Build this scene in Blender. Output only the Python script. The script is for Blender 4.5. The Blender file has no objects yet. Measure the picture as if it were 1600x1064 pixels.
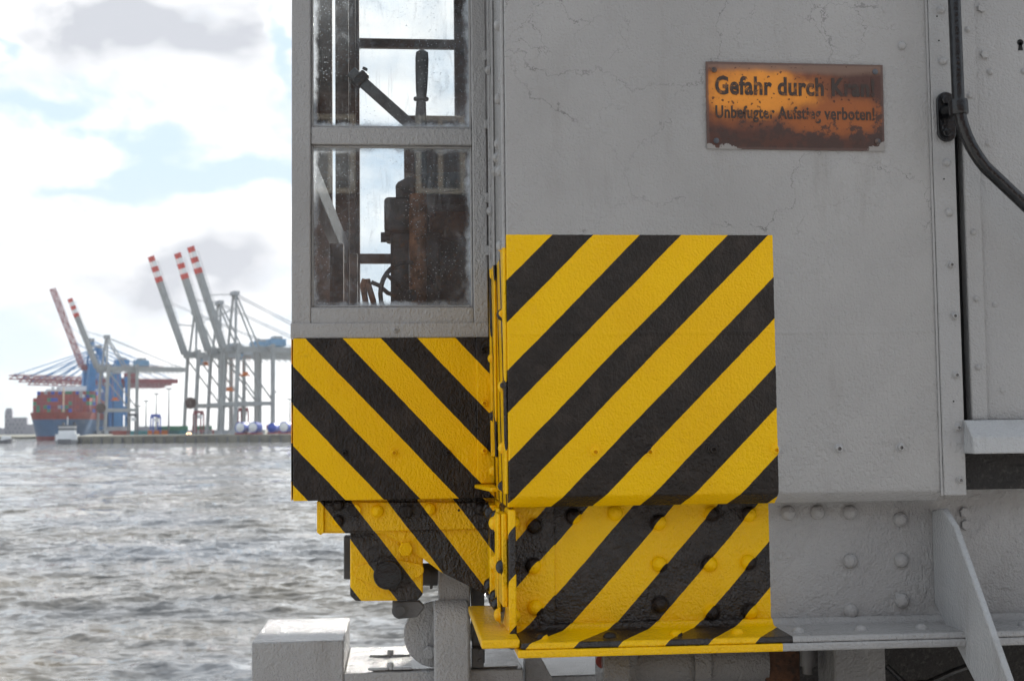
import bpy, math, random
import numpy as np
from mathutils import Vector, Matrix
R = math.radians
random.seed(7)
SC = bpy.context.scene
COL = SC.collection

# ------------------------------------------------------------------ camera
# crane coordinates: x along the machinery house wall, y into it, z up; metres
F_PX = 2000.0
YAW, PITCH, ROLL = R(5.0), R(3.77), R(0.62)
fwd = Vector((math.sin(YAW) * math.cos(PITCH), math.cos(YAW) * math.cos(PITCH), math.sin(PITCH)))
r0 = Vector((math.cos(YAW), -math.sin(YAW), 0))
u0 = r0.cross(fwd)
right = r0 * math.cos(ROLL) - u0 * math.sin(ROLL)
up = u0 * math.cos(ROLL) + r0 * math.sin(ROLL)
CAM = Vector((0.0, -2.7, 1.65))
_d = fwd * F_PX + right * (794 - 800) - up * (664 - 532)
CAM.x = -_d.x * 2.7 / _d.y
cd = bpy.data.cameras.new('camera')
cam = bpy.data.objects.new('camera', cd)
COL.objects.link(cam)
M3 = Matrix((right, up, -fwd)).transposed()
cam.matrix_world = Matrix.Translation(CAM) @ M3.to_4x4()
cd.sensor_width = 36.0
cd.lens = 45.0
cd.clip_start = 0.05
cd.clip_end = 20000
cd.dof.use_dof = True
cd.dof.focus_distance = 2.85
cd.dof.aperture_fstop = 8.5
SC.camera = cam

# ------------------------------------------------------------------ light
SUN_AZ, SUN_EL = R(20), R(28)          # azimuth from +y towards +x
W = bpy.data.worlds.new('World')
SC.world = W
W.use_nodes = True
W.cycles.sampling_method = 'MANUAL'
W.cycles.sample_map_resolution = 256
sl = bpy.data.lights.new('sun', 'SUN')
sl.energy = 4.2
sl.angle = R(3)
sl.color = (1.0, 0.95, 0.88)
so = bpy.data.objects.new('sun', sl)
COL.objects.link(so)
sdir = Vector((math.sin(SUN_AZ) * math.cos(SUN_EL), math.cos(SUN_AZ) * math.cos(SUN_EL), math.sin(SUN_EL)))
so.rotation_euler = sdir.to_track_quat('Z', 'Y').to_euler()
so.location = (0, 0, 30)
SC.view_settings.view_transform = 'Standard'
SC.view_settings.look = 'None'
SC.view_settings.exposure = 1.05
SC.view_settings.gamma = 1.0
SC.render.engine = 'CYCLES'
SC.cycles.use_denoising = True
SC.cycles.max_bounces = 6
SC.cycles.transparent_max_bounces = 12
SC.cycles.caustics_reflective = False
SC.cycles.caustics_refractive = False


class E:
    """tiny expression wrapper round shader sockets"""
    def __init__(s, nt, sock):
        s.nt, s.s = nt, sock

    def op(s, o, *a, clamp=False):
        n = s.nt.nodes.new('ShaderNodeMath')
        n.operation = o
        n.use_clamp = clamp
        for i, v in enumerate((s,) + a):
            if isinstance(v, E):
                s.nt.links.new(v.s, n.inputs[i])
            else:
                n.inputs[i].default_value = v
        return E(s.nt, n.outputs[0])

    def __add__(s, o): return s.op('ADD', o)
    def __sub__(s, o): return s.op('SUBTRACT', o)
    def __mul__(s, o): return s.op('MULTIPLY', o)
    def __truediv__(s, o): return s.op('DIVIDE', o)
    def gt(s, o): return s.op('GREATER_THAN', o)
    def lt(s, o): return s.op('LESS_THAN', o)

    def ss(s, a, b):
        n = s.nt.nodes.new('ShaderNodeMapRange')
        n.interpolation_type = 'SMOOTHSTEP'
        s.nt.links.new(s.s, n.inputs[0])
        for i, v in ((1, a), (2, b)):
            if isinstance(v, E): s.nt.links.new(v.s, n.inputs[i])
            else: n.inputs[i].default_value = v
        return E(s.nt, n.outputs[0])


def link(nt, v, sock):
    if isinstance(v, E): nt.links.new(v.s, sock)
    elif isinstance(v, (tuple, list)):
        sock.default_value = tuple(v) + ((1,) if len(v) == 3 and len(sock.default_value) == 4 else ())
    else: sock.default_value = v


def mix(nt, f, a, b):
    n = nt.nodes.new('ShaderNodeMix')
    n.data_type = 'RGBA'
    link(nt, f, n.inputs[0]); link(nt, a, n.inputs[6]); link(nt, b, n.inputs[7])
    return E(nt, n.outputs[2])


def vmath(nt, o, a, b=None):
    n = nt.nodes.new('ShaderNodeVectorMath')
    n.operation = o
    link(nt, a, n.inputs[0])
    if b is not None: link(nt, b, n.inputs[1])
    return E(nt, n.outputs[0])


def noise(nt, vec, scale=5, detail=4, rough=0.5, dist=0.0, col=False):
    n = nt.nodes.new('ShaderNodeTexNoise')
    nt.links.new(vec.s, n.inputs['Vector'])
    n.inputs['Scale'].default_value = scale
    n.inputs['Detail'].default_value = detail
    n.inputs['Roughness'].default_value = rough
    n.inputs['Distortion'].default_value = dist
    return E(nt, n.outputs[1 if col else 0])


def voronoi(nt, vec, scale=5, feature='F1', rnd=1.0):
    n = nt.nodes.new('ShaderNodeTexVoronoi')
    n.feature = feature
    nt.links.new(vec.s, n.inputs['Vector'])
    n.inputs['Scale'].default_value = scale
    n.inputs['Randomness'].default_value = rnd
    return E(nt, n.outputs['Distance'])


def sep(nt, v):
    n = nt.nodes.new('ShaderNodeSeparateXYZ')
    nt.links.new(v.s, n.inputs[0])
    return [E(nt, n.outputs[i]) for i in range(3)]


def comb(nt, x, y, z):
    n = nt.nodes.new('ShaderNodeCombineXYZ')
    for i, v in enumerate((x, y, z)): link(nt, v, n.inputs[i])
    return E(nt, n.outputs[0])


# ------------------------------------------------------------------ sky: Nishita blue with broken cumulus
def build_sky():
    nt = W.node_tree
    nt.nodes.clear()
    out = nt.nodes.new('ShaderNodeOutputWorld')
    bg = nt.nodes.new('ShaderNodeBackground')
    sky = nt.nodes.new('ShaderNodeTexSky')
    sky.sky_type = 'NISHITA'
    sky.sun_disc = False
    sky.sun_elevation = SUN_EL
    sky.sun_rotation = SUN_AZ
    sky.air_density = 1.0
    sky.dust_density = 2.0
    tc = nt.nodes.new('ShaderNodeTexCoord')
    d = E(nt, tc.outputs['Generated'])
    x, y, z = sep(nt, d)
    v = comb(nt, x, y, z * 1.7)
    v = vmath(nt, 'ADD', v, SKY_OFF)
    # where the big clouds of the photograph stand: azimuth u (from the crane's y axis) and elevation w
    fy = y.op('MAXIMUM', 0.05)
    wx, wy, wz = sep(nt, noise(nt, v, 11.0, 3, 0.6, col=True))
    u = x / fy + (wx - 0.5) * 0.10
    w = z / fy + (wz - 0.5) * 0.065
    ahead = y.ss(0.3, 0.8)

    def field(blobs):
        tot = None
        for (bx, by, sx, sy, k) in blobs:
            a = ((u - (bx - 625) / 2000.0) * (2000.0 / sx)).op('POWER', 2.0) + ((w - (669 - by) / 2000.0) * (2000.0 / sy)).op('POWER', 2.0)
            g = (a * -1.0).op('EXPONENT') * k
            tot = g if tot is None else tot + g
        return tot * ahead
    shape = field([(250, 50, 230, 85, .20), (330, 190, 130, 60, .17), (60, 262, 120, 42, .17), (60, 345, 85, 22, .12), (320, 372, 130, 38, .17), (120, 455, 200, 50, .08), (330, 480, 170, 70, .10),
                   (90, 172, 60, 20, -.14), (160, 222, 110, 20, -.15), (300, 282, 150, 26, -.20), (436, 70, 16, 80, -.22), (150, 318, 70, 12, -.14), (3, 70, 16, 24, -.16)])
    grey = field([(240, 40, 220, 60, 1.0), (60, 105, 100, 35, .45), (330, 410, 130, 36, .75), (220, 475, 210, 50, .75), (120, 560, 200, 40, .4)])

    n0 = noise(nt, v, 7.5, 6, 0.60, 0.25)
    nb = noise(nt, v, 2.1, 2, 0.5)
    dn = n0 * 0.75 + nb * 0.25 + shape
    cover = dn.ss(0.40, 0.63)
    n1 = noise(nt, vmath(nt, 'ADD', v, (0.01, 0.0, 0.05)), 7.5, 3, 0.60, 0.25)      # a step towards the light
    shade = ((n1 - n0) * 3.6 + 0.32).op('ADD', 0.0, clamp=True)
    thick = dn.ss(0.52, 0.80) * (grey * 0.8 + 0.50)
    dark = (shade * 0.6 + thick + grey * 0.25).op('MINIMUM', 1.0)
    cl = mix(nt, dark, (8.4, 8.35, 8.25), (3.9, 4.0, 4.3))
    nish = vmath(nt, 'MINIMUM', E(nt, sky.outputs[0]), (4.2, 5.2, 6.3))
    blue = mix(nt, 0.6, nish, (4.1, 5.0, 5.95))
    haze = w.ss(0.24, 0.0)
    blue = mix(nt, haze * 0.7, blue, (5.2, 5.5, 5.75))
    c = mix(nt, cover * 0.95, blue, cl)
    low = z.ss(0.0, -0.06)
    c = mix(nt, low, c, (5.6, 5.8, 6.0))
    nt.links.new(c.s, bg.inputs[0])
    bg.inputs[1].default_value = 0.085
    nt.links.new(bg.outputs[0], out.inputs[0])


SKY_OFF = (10.491203, -19.915758, -2.184512)
build_sky()

# ------------------------------------------------------------------ pixel <-> place (measuring the photograph)
def ray(px, py):
    return fwd * F_PX + right * (px - 800) - up * (py - 532)


def PY(px, py, y):
    d = ray(px, py); return CAM + d * ((y - CAM.y) / d.y)


def PX(px, py, x):
    d = ray(px, py); return CAM + d * ((x - CAM.x) / d.x)


def PZ(px, py, z):
    d = ray(px, py); return CAM + d * ((z - CAM.z) / d.z)


# ------------------------------------------------------------------ mesh helpers
class MB:
    def __init__(s): s.v, s.f, s.sm = [], [], []

    def add(s, vs, fs, smooth=False):
        o = len(s.v)
        s.v += [tuple(v) for v in vs]
        s.f += [tuple(i + o for i in f) for f in fs]
        s.sm += [smooth] * len(fs)
        return s

    def box(s, x0, x1, y0, y1, z0, z1):
        vs = [(x, y, z) for x in (x0, x1) for y in (y0, y1) for z in (z0, z1)]
        return s.add(vs, [(0, 1, 3, 2), (4, 6, 7, 5), (0, 4, 5, 1), (2, 3, 7, 6), (0, 2, 6, 4), (1, 5, 7, 3)])

    def prism(s, pts, off):
        """closed polygon pts extruded by vector off"""
        n = len(pts); off = Vector(off)
        a = [Vector(p) for p in pts]; b = [p + off for p in a]
        fs = [tuple(range(n)), tuple(range(2 * n - 1, n - 1, -1))]
        fs += [(i, (i + 1) % n, n + (i + 1) % n, n + i)[::-1] for i in range(n)]
        return s.add(a + b, fs)

    def bar(s, a, b, w, h=None, upv=(0, 0, 1)):
        a, b = Vector(a), Vector(b); h = h or w
        d = (b - a).normalized(); u = Vector(upv)
        if abs(d.dot(u)) > 0.98: u = Vector((0, 1, 0))
        sx = d.cross(u).normalized(); sy = sx.cross(d)
        vs = [p + sx * i * w / 2 + sy * j * h / 2 for p in (a, b) for i, j in ((-1, -1), (1, -1), (1, 1), (-1, 1))]
        return s.add(vs, [(3, 2, 1, 0), (4, 5, 6, 7)] + [(i, (i + 1) % 4, 4 + (i + 1) % 4, 4 + i) for i in range(4)])

    def tube(s, path, r, seg=14, caps=True):
        path = [Vector(p) for p in path]; n = len(path); vs = []
        rr = r if isinstance(r, (list, tuple)) else [r] * n
        u = None
        for i, p in enumerate(path):
            t = (path[min(i + 1, n - 1)] - path[max(i - 1, 0)]).normalized()
            if u is None: u = t.orthogonal().normalized()
            u = (u - t * u.dot(t)).normalized(); w = t.cross(u)
            for k in range(seg):
                a = 2 * math.pi * k / seg
                vs.append(p + (u * math.cos(a) + w * math.sin(a)) * rr[i])
        fs = [(i * seg + k, i * seg + (k + 1) % seg, (i + 1) * seg + (k + 1) % seg, (i + 1) * seg + k) for i in range(n - 1) for k in range(seg)]
        s.add(vs, fs, True)
        if caps:
            o = len(s.v) - len(vs)
            s.f += [tuple(o + k for k in range(seg))[::-1], tuple(o + (n - 1) * seg + k for k in range(seg))]
            s.sm += [False, False]
        return s

    def lathe(s, prof, c, axis, seg=20, smooth=True):
        """prof: (radius, height) along axis from centre c"""
        ax = Vector(axis).normalized(); u = ax.orthogonal().normalized(); w = ax.cross(u); c = Vector(c)
        vs = []
        for r, h in prof:
            for k in range(seg):
                a = 2 * math.pi * k / seg
                vs.append(c + ax * h + (u * math.cos(a) + w * math.sin(a)) * r)
        n = len(prof)
        fs = [(i * seg + k, i * seg + (k + 1) % seg, (i + 1) * seg + (k + 1) % seg, (i + 1) * seg + k) for i in range(n - 1) for k in range(seg)]
        s.add(vs, fs, smooth)
        o = len(s.v) - len(vs)
        if prof[0][0] > 1e-6: s.f.append(tuple(o + k for k in range(seg))[::-1]); s.sm.append(False)
        if prof[-1][0] > 1e-6: s.f.append(tuple(o + (n - 1) * seg + k for k in range(seg))); s.sm.append(False)
        return s

    def mesh(s, name):
        m = bpy.data.meshes.new(name)
        m.from_pydata(s.v, [], s.f)
        m.polygons.foreach_set('use_smooth', s.sm)
        m.update()
        m.set_sharp_from_angle(angle=R(38))
        return m

    def build(s, name, mat, parent=None, bevel=0.0, seg=2, local=False):
        o = bpy.data.objects.new(name, s.mesh(name))
        o.data.materials.append(mat)
        COL.objects.link(o)
        if parent is not None: attach(o, parent, local)
        if bevel:
            b = o.modifiers.new('bevel', 'BEVEL')
            b.width = bevel; b.segments = seg; b.limit_method = 'ANGLE'; b.angle_limit = R(35)
        return o


WM = {}


def attach(o, parent, local=False):
    """local: the mesh is in its parent's own coordinates; else in world coordinates"""
    o.parent = parent
    pm = WM.get(parent.name, Matrix())
    if local:
        WM[o.name] = pm.copy()
    else:
        o.matrix_parent_inverse = pm.inverted()
        WM[o.name] = Matrix()


def empty(name, loc, label, cat, group=None, rz=0):
    o = bpy.data.objects.new(name, None)
    o.location = loc; o.rotation_euler.z = rz
    o.empty_display_size = 0.1
    COL.objects.link(o)
    WM[o.name] = Matrix.Translation(Vector(loc)) @ Matrix.Rotation(rz, 4, 'Z')
    tag(o, label, cat, group)
    return o


def tag(o, label=None, cat=None, group=None, kind=None):
    if label: o['label'] = label
    if cat: o['category'] = cat
    if group: o['group'] = group
    if kind: o['kind'] = kind
    return o


def inst(name, mesh, mat_world, parent, mat=None):
    """a copy of a shared mesh placed at a world matrix"""
    o = bpy.data.objects.new(name, mesh)
    COL.objects.link(o)
    o.parent = parent
    o.matrix_parent_inverse = WM.get(parent.name, Matrix()).inverted()
    o.matrix_basis = mat_world
    WM[o.name] = mat_world.copy()
    return o


# ------------------------------------------------------------------ materials
MATS = {}


def new_mat(name):
    m = bpy.data.materials.new(name)
    m.use_nodes = True
    nt = m.node_tree
    b = nt.nodes['Principled BSDF']
    geo = nt.nodes.new('ShaderNodeNewGeometry')
    pos = E(nt, geo.outputs['Position'])
    return m, nt, b, pos


def bump(nt, b, h, dist, strength=1.0, prev=None):
    n = nt.nodes.new('ShaderNodeBump')
    n.inputs['Strength'].default_value = strength
    n.inputs['Distance'].default_value = dist
    link(nt, h, n.inputs['Height'])
    if prev is not None: nt.links.new(prev.outputs[0], n.inputs['Normal'])
    nt.links.new(n.outputs[0], b.inputs['Normal'])
    return n


def simple(name, col, rough=0.6, metal=0.0, nscale=8, var=0.25, bdist=0.0, bscale=60, dirt=None, spec=0.5):
    m, nt, b, pos = new_mat(name)
    n = noise(nt, pos, nscale, 5, 0.6)
    c = mix(nt, n.ss(0.3, 0.7), tuple(k * (1 - var) for k in col), tuple(k * (1 + var) for k in col))
    if dirt:
        dm = noise(nt, pos, nscale * 2.7, 6, 0.65).ss(0.5, 0.68)
        c = mix(nt, dm * 0.8, c, dirt)
    link(nt, c, b.inputs['Base Color'])
    link(nt, (n * 0.2 + (rough - 0.1)), b.inputs['Roughness'])
    b.inputs['Metallic'].default_value = metal
    b.inputs['Specular IOR Level'].default_value = spec
    if bdist:
        bump(nt, b, noise(nt, pos, bscale, 4, 0.55), bdist)
    MATS[name] = m
    return m


GREY = (0.358, 0.352, 0.346)
YEL = (0.72, 0.42, 0.004)
BLK = (0.030, 0.024, 0.022)


def paint(name, stripe=None, xr=None, ztop=None, coarse=1.0, cracks=False, seam=None, grey=GREY, slope_xr=0.0, ky=0.0, y0=0.0):
    """thick hand-brushed enamel: plain grey, or yellow/black bars inside the painted field.
    stripe = (kx, kz, offset, period, duty)"""
    m, nt, b, pos = new_mat(name)
    x, y, z = sep(nt, pos)
    nl = noise(nt, pos, 1.7, 4, 0.55)
    g = mix(nt, nl.ss(0.3, 0.7), tuple(k * 0.90 for k in grey), tuple(k * 1.07 for k in grey))
    stain = noise(nt, vmath(nt, 'MULTIPLY', pos, (6, 6, 1.2)), 2.0, 6, 0.65)
    g = mix(nt, stain.ss(0.52, 0.8) * 0.5, g, (0.25, 0.235, 0.215))
    peel = noise(nt, pos, 210, 2, 0.5)
    brush = noise(nt, vmath(nt, 'MULTIPLY', pos, (1, 1, 0.6)), 130, 3, 0.6)
    lump = noise(nt, pos, 38, 4, 0.62, 0.6)
    where = nl.ss(0.38, 0.62)
    col = g
    rough = (stain * 0.18 + 0.08)
    black = None
    if stripe:
        kx, kz, off, per, duty = stripe
        wob = noise(nt, pos, 55, 3, 0.6) * 0.0028 + noise(nt, pos, 7, 2, 0.5) * 0.006
        if ky: off_y = (y - y0) * ky
        s = (x * kx + z * kz + wob + off + (off_y if ky else 0.0)) / per
        fr = s.op('FRACT')
        black = fr.lt(duty)
        yl = mix(nt, noise(nt, pos, 3.1, 4, 0.6).ss(0.3, 0.75), (0.92, 0.545, 0.001), (0.86, 0.475, 0.001))
        yl = mix(nt, noise(nt, pos, 24, 6, 0.7).ss(0.62, 0.8) * 0.35, yl, (0.42, 0.22, 0.01))
        bl = mix(nt, noise(nt, pos, 20, 5, 0.7).ss(0.4, 0.75), (0.015, 0.0105, 0.0085), (0.035, 0.0255, 0.021))
        # chips where the black shows the yellow under it
        chip = noise(nt, pos, 62, 5, 0.75).gt(0.765)
        bl = mix(nt, chip * 0.5, bl, (0.25, 0.14, 0.01))
        st = mix(nt, black, yl, bl)
        inside = None
        ew = noise(nt, pos, 90, 2, 0.5) * 0.002
        if xr is not None:
            inside = (x + ew + z * slope_xr).lt(xr)
        if ztop is not None:
            i2 = (z + ew).lt(ztop)
            inside = i2 if inside is None else inside * i2
        col = st if inside is None else mix(nt, inside, g, st)
        bk = black if inside is None else black * inside
    if cracks:
        wv = vmath(nt, 'ADD', pos, vmath(nt, 'MULTIPLY', noise(nt, pos, 9, 5, 0.7, col=True), (0.16, 0.0, 0.16)))
        ck = voronoi(nt, wv, 2.6, 'DISTANCE_TO_EDGE')
        msk = noise(nt, pos, 2.3, 3, 0.6).ss(0.40, 0.52)
        w2 = noise(nt, pos, 26, 3, 0.6).ss(0.30, 0.62)
        line = ck.ss(0.0048, 0.0010) * msk * w2
        ck2 = voronoi(nt, wv, 9.5, 'DISTANCE_TO_EDGE').ss(0.012, 0.002) * noise(nt, pos, 3.4, 3, 0.6).ss(0.54, 0.65)
        line = line.op('MAXIMUM', ck2 * 0.8)
        if ztop is not None:
            line = line * z.gt(ztop)
        col = mix(nt, line * 0.6, col, (0.10, 0.095, 0.095))
    link(nt, col, b.inputs['Base Color'])
    if black is not None:
        rough = rough + bk * 0.02
    link(nt, rough, b.inputs['Roughness'])
    sb = 0.17 + 0.16 * min(coarse, 1.0)
    if black is not None and cracks: link(nt, bk * 0.10 - inside * 0.14 + (sb + 0.16), b.inputs['Specular IOR Level'])
    elif black is not None: link(nt, bk * (0.06 + 0.16 * min(coarse, 1.0)) + (sb - 0.03), b.inputs['Specular IOR Level'])
    else: b.inputs['Specular IOR Level'].default_value = sb + 0.08
    h = peel * 0.85 + brush * (where * 0.9 + 0.35) + lump * (0.9 * coarse) + nl * 3.0
    if black is not None:
        raw = ((x * kx + z * kz + (off + 0.0044)) / per).op('FRACT').lt(duty)
        h = h + (lump * (0.9 * min(coarse, 1.0)) + brush * 0.6) * raw
    if seam is not None:
        h = h + (z - seam + (nl - 0.5) * 0.02).op('ABSOLUTE').ss(0.007, 0.0) * 0.25
    bump(nt, b, h, 0.0062 * (0.75 + 0.25 * coarse), 0.7)
    MATS[name] = m
    return m


def glass_mat(name, x0, x1, z0, z1):
    """old pane: clear glass with dust specks, streaks and putty smears along its edges"""
    m = bpy.data.materials.new(name); m.use_nodes = True
    nt = m.node_tree; nt.nodes.clear()
    out = nt.nodes.new('ShaderNodeOutputMaterial')
    geo = nt.nodes.new('ShaderNodeNewGeometry')
    pos = E(nt, geo.outputs['Position'])
    x, y, z = sep(nt, pos)
    tr = nt.nodes.new('ShaderNodeBsdfTransparent')
    tr.inputs[0].default_value = (0.93, 0.95, 0.95, 1)
    gl = nt.nodes.new('ShaderNodeBsdfGlossy'); gl.inputs['Roughness'].default_value = 0.01
    fr = nt.nodes.new('ShaderNodeFresnel'); fr.inputs[0].default_value = 1.45
    a = nt.nodes.new('ShaderNodeMixShader')
    nt.links.new((E(nt, fr.outputs[0]) * 0.9).s, a.inputs[0])
    nt.links.new(tr.outputs[0], a.inputs[1]); nt.links.new(gl.outputs[0], a.inputs[2])
    df = nt.nodes.new('ShaderNodeBsdfDiffuse'); df.inputs[0].default_value = (0.80, 0.85, 0.90, 1)
    tl = nt.nodes.new('ShaderNodeBsdfTranslucent'); tl.inputs[0].default_value = (0.80, 0.85, 0.90, 1)
    dd = nt.nodes.new('ShaderNodeMixShader'); dd.inputs[0].default_value = 0.35
    nt.links.new(df.outputs[0], dd.inputs[1]); nt.links.new(tl.outputs[0], dd.inputs[2])
    e = (x - x0).op('MINIMUM', (x * -1.0) + x1).op('MINIMUM', (z - z0).op('MINIMUM', (z * -1.0) + z1))
    n = noise(nt, pos, 30, 6, 0.7)
    edge = (e + (n - 0.5) * 0.036).ss(0.021, 0.0)
    edge = edge * (noise(nt, pos, 7, 3).ss(0.30, 0.62) * 0.8 + 0.2)
    corner = ((x * -1.0 + x1) + (z - z0)).ss(0.10, 0.0) * n.ss(0.45, 0.62)
    smear = noise(nt, vmath(nt, 'MULTIPLY', pos, (14, 1, 5)), 2.0, 5, 0.6, 1.2).ss(0.52, 0.75) * noise(nt, pos, 5, 2).ss(0.4, 0.65)
    speck = voronoi(nt, pos, 120).lt(noise(nt, pos, 9, 3) * 0.24) * noise(nt, pos, 4.5, 2).ss(0.35, 0.6)
    speck2 = voronoi(nt, pos, 38).lt(noise(nt, pos, 21, 2).ss(0.56, 0.75) * 0.13)
    streak = noise(nt, vmath(nt, 'MULTIPLY', pos, (60, 1, 3)), 2.2, 4, 0.6).ss(0.5, 0.8) * noise(nt, pos, 7, 3).ss(0.42, 0.72)
    f = (edge * 0.92).op('MAXIMUM', corner * 0.7).op('MAXIMUM', speck * 0.62).op('MAXIMUM', speck2 * 0.7)
    f = (f + streak * 0.20 + smear * 0.16 + noise(nt, pos, 5, 3).ss(0.4, 0.75) * 0.07 + 0.02).op('MINIMUM', 0.92)
    b = nt.nodes.new('ShaderNodeMixShader')
    nt.links.new(f.s, b.inputs[0]); nt.links.new(a.outputs[0], b.inputs[1]); nt.links.new(dd.outputs[0], b.inputs[2])
    nt.links.new(b.outputs[0], out.inputs[0])
    return m


# field limits of the painted bars, read off the planes they lie on
def stripes_on(y, p_start, p_next, slope_px, n_per, duty, side):
    """p_start, p_next: pixels on two 'black starts' edges n_per periods apart; slope_px: dz/dx of a bar"""
    a, c = PY(*p_start, y), PY(*p_next, y)
    kz = -1.0 / slope_px if side > 0 else 1.0 / slope_px
    sa, sc = a.x + a.z * kz, c.x + c.z * kz
    per = abs(sc - sa) / n_per
    return (1.0, kz, -sa - 0.004 + per * 50, per, duty)


WALL_TOP = PY(800, 366, 0).z
WALL_XR = PY(1213, 580, 0).x
BEAM_Y = 0.10
wall_stripe = stripes_on(0, (862, 367.5), (1136, 368.5), 1.0, 2, 0.468, 1)
beam_stripe = stripes_on(BEAM_Y, (985.6, 794), (1116.5, 794), 1.1, 1, 0.48, 1)
cab_stripe = stripes_on(0.41, (478, 529), (712.5, 529), 1.062, 2, 0.49, -1)
low_stripe = stripes_on(0.44, (500, 782), (710, 782), 1.32, 2, 0.46, -1)
M_WALL = paint('wall_paint', wall_stripe, WALL_XR, WALL_TOP, 0.32, True, PY(900, 521, 0).z)
M_BEAM = paint('beam_paint', beam_stripe, PY(1204, 900, BEAM_Y).x, None, 1.0, ky=-0.6, y0=BEAM_Y)
M_BEAMR = paint('beam_rivet_paint', beam_stripe, PY(1204, 900, BEAM_Y).x, None, 0.15, ky=-0.6, y0=BEAM_Y)
M_CAB = paint('cab_panel_paint', cab_stripe, None, None, 0.25)
M_LOW = paint('lower_panel_paint', low_stripe, None, None, 1.0)
M_LOWR = paint('lower_rivet_paint', low_stripe, None, None, 0.15)
M_RET = paint('return_paint', (0.0, -0.22, 0.9, 0.105, 0.30), None, PY(780, 405, .2).z, 1.0, ky=1.0, y0=0.0)
M_GREY = paint('grey_paint', coarse=0.35)
M_GREYR = paint('grey_paint_thick', coarse=1.4)
M_LGREY = paint('light_grey_paint', coarse=0.6, grey=(0.42, 0.425, 0.43))
M_YEL = paint('yellow_paint', (1, 0, 0.5, 5000, 0.0), None, None, 1.2)
M_FOOT = paint('foot_paint', (1, 0, 0.5, 5000, 0.0), PY(1222, 1010, -0.05).x, None, 1.3)
M_BLKP = simple('black_gloss_paint', (0.006, 0.006, 0.007), 0.2, 0, 20, 0.4, 0.002, 70, spec=0.5)
M_BITUMEN = simple('bitumen', (0.014, 0.012, 0.011), 0.75, 0, 30, 0.5, 0.006, 130, dirt=(0.05, 0.045, 0.04))
M_DARK = simple('dark_hole', (0.006, 0.006, 0.006), 0.9)
M_RUST = simple('rusty_iron', (0.07, 0.030, 0.014), 0.85, 0, 18, 0.6, 0.004, 60, dirt=(0.02, 0.012, 0.009))
M_WOOD = simple('brown_cab_lining', (0.12, 0.072, 0.055), 0.6, 0, 14, 0.6, 0.001, 80, dirt=(0.22, 0.22, 0.23))
M_IRON = simple('dark_machine_iron', (0.075, 0.078, 0.088), 0.5, 0.0, 16, 0.7, 0.003, 60, dirt=(0.17, 0.095, 0.06))
M_RUSTCOL = simple('rust_brown_column', (0.30, 0.15, 0.085), 0.7, 0, 22, 0.6, 0.002, 70, dirt=(0.05, 0.03, 0.022))
M_STEELG = simple('dark_grey_steel', (0.085, 0.082, 0.08), 0.5, 0.0, 12, 0.3, 0.002, 80)
M_CONC = simple('quay_concrete', (0.48, 0.47, 0.45), 0.85, 0, 3, 0.15, 0.004, 40, dirt=(0.36, 0.35, 0.33))

# ================================================================== SETTING
WATER_Z = CAM.z - 7.5
HORIZON_FAR = 9000.0


def water_material():
    m, nt, b, pos = new_mat('river_water')
    lp = noise(nt, pos, 0.05, 3, 0.5)
    c = mix(nt, lp.ss(0.3, 0.7), (0.15, 0.13, 0.098), (0.125, 0.132, 0.142))
    link(nt, c, b.inputs['Base Color'])
    b.inputs['Roughness'].default_value = 0.04
    b.inputs['IOR'].default_value = 1.33
    p2 = vmath(nt, 'MULTIPLY', pos, (0.5, 1.0, 1.0))
    wind = noise(nt, pos, 0.03, 2, 0.5).ss(0.3, 0.7) * 0.6 + 0.7
    tx = ty = None
    for sc_i, k in ((0.07, 0.4), (0.35, 1.0), (1.5, 1.35), (6.0, 1.2)):
        r_, g_, b_ = sep(nt, noise(nt, p2, sc_i, 2, 0.6, col=True))
        px_, py_ = (r_ - 0.5) * (k * 0.6), (g_ - 0.5) * k
        tx = px_ if tx is None else tx + px_
        ty = py_ if ty is None else ty + py_
    geo = nt.nodes.new('ShaderNodeNewGeometry')
    nrm = vmath(nt, 'ADD', E(nt, geo.outputs['Normal']), comb(nt, tx * wind, ty * wind, 0.0))
    nrm = vmath(nt, 'NORMALIZE', nrm)
    nt.links.new(nrm.s, b.inputs['Normal'])
    return m


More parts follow.
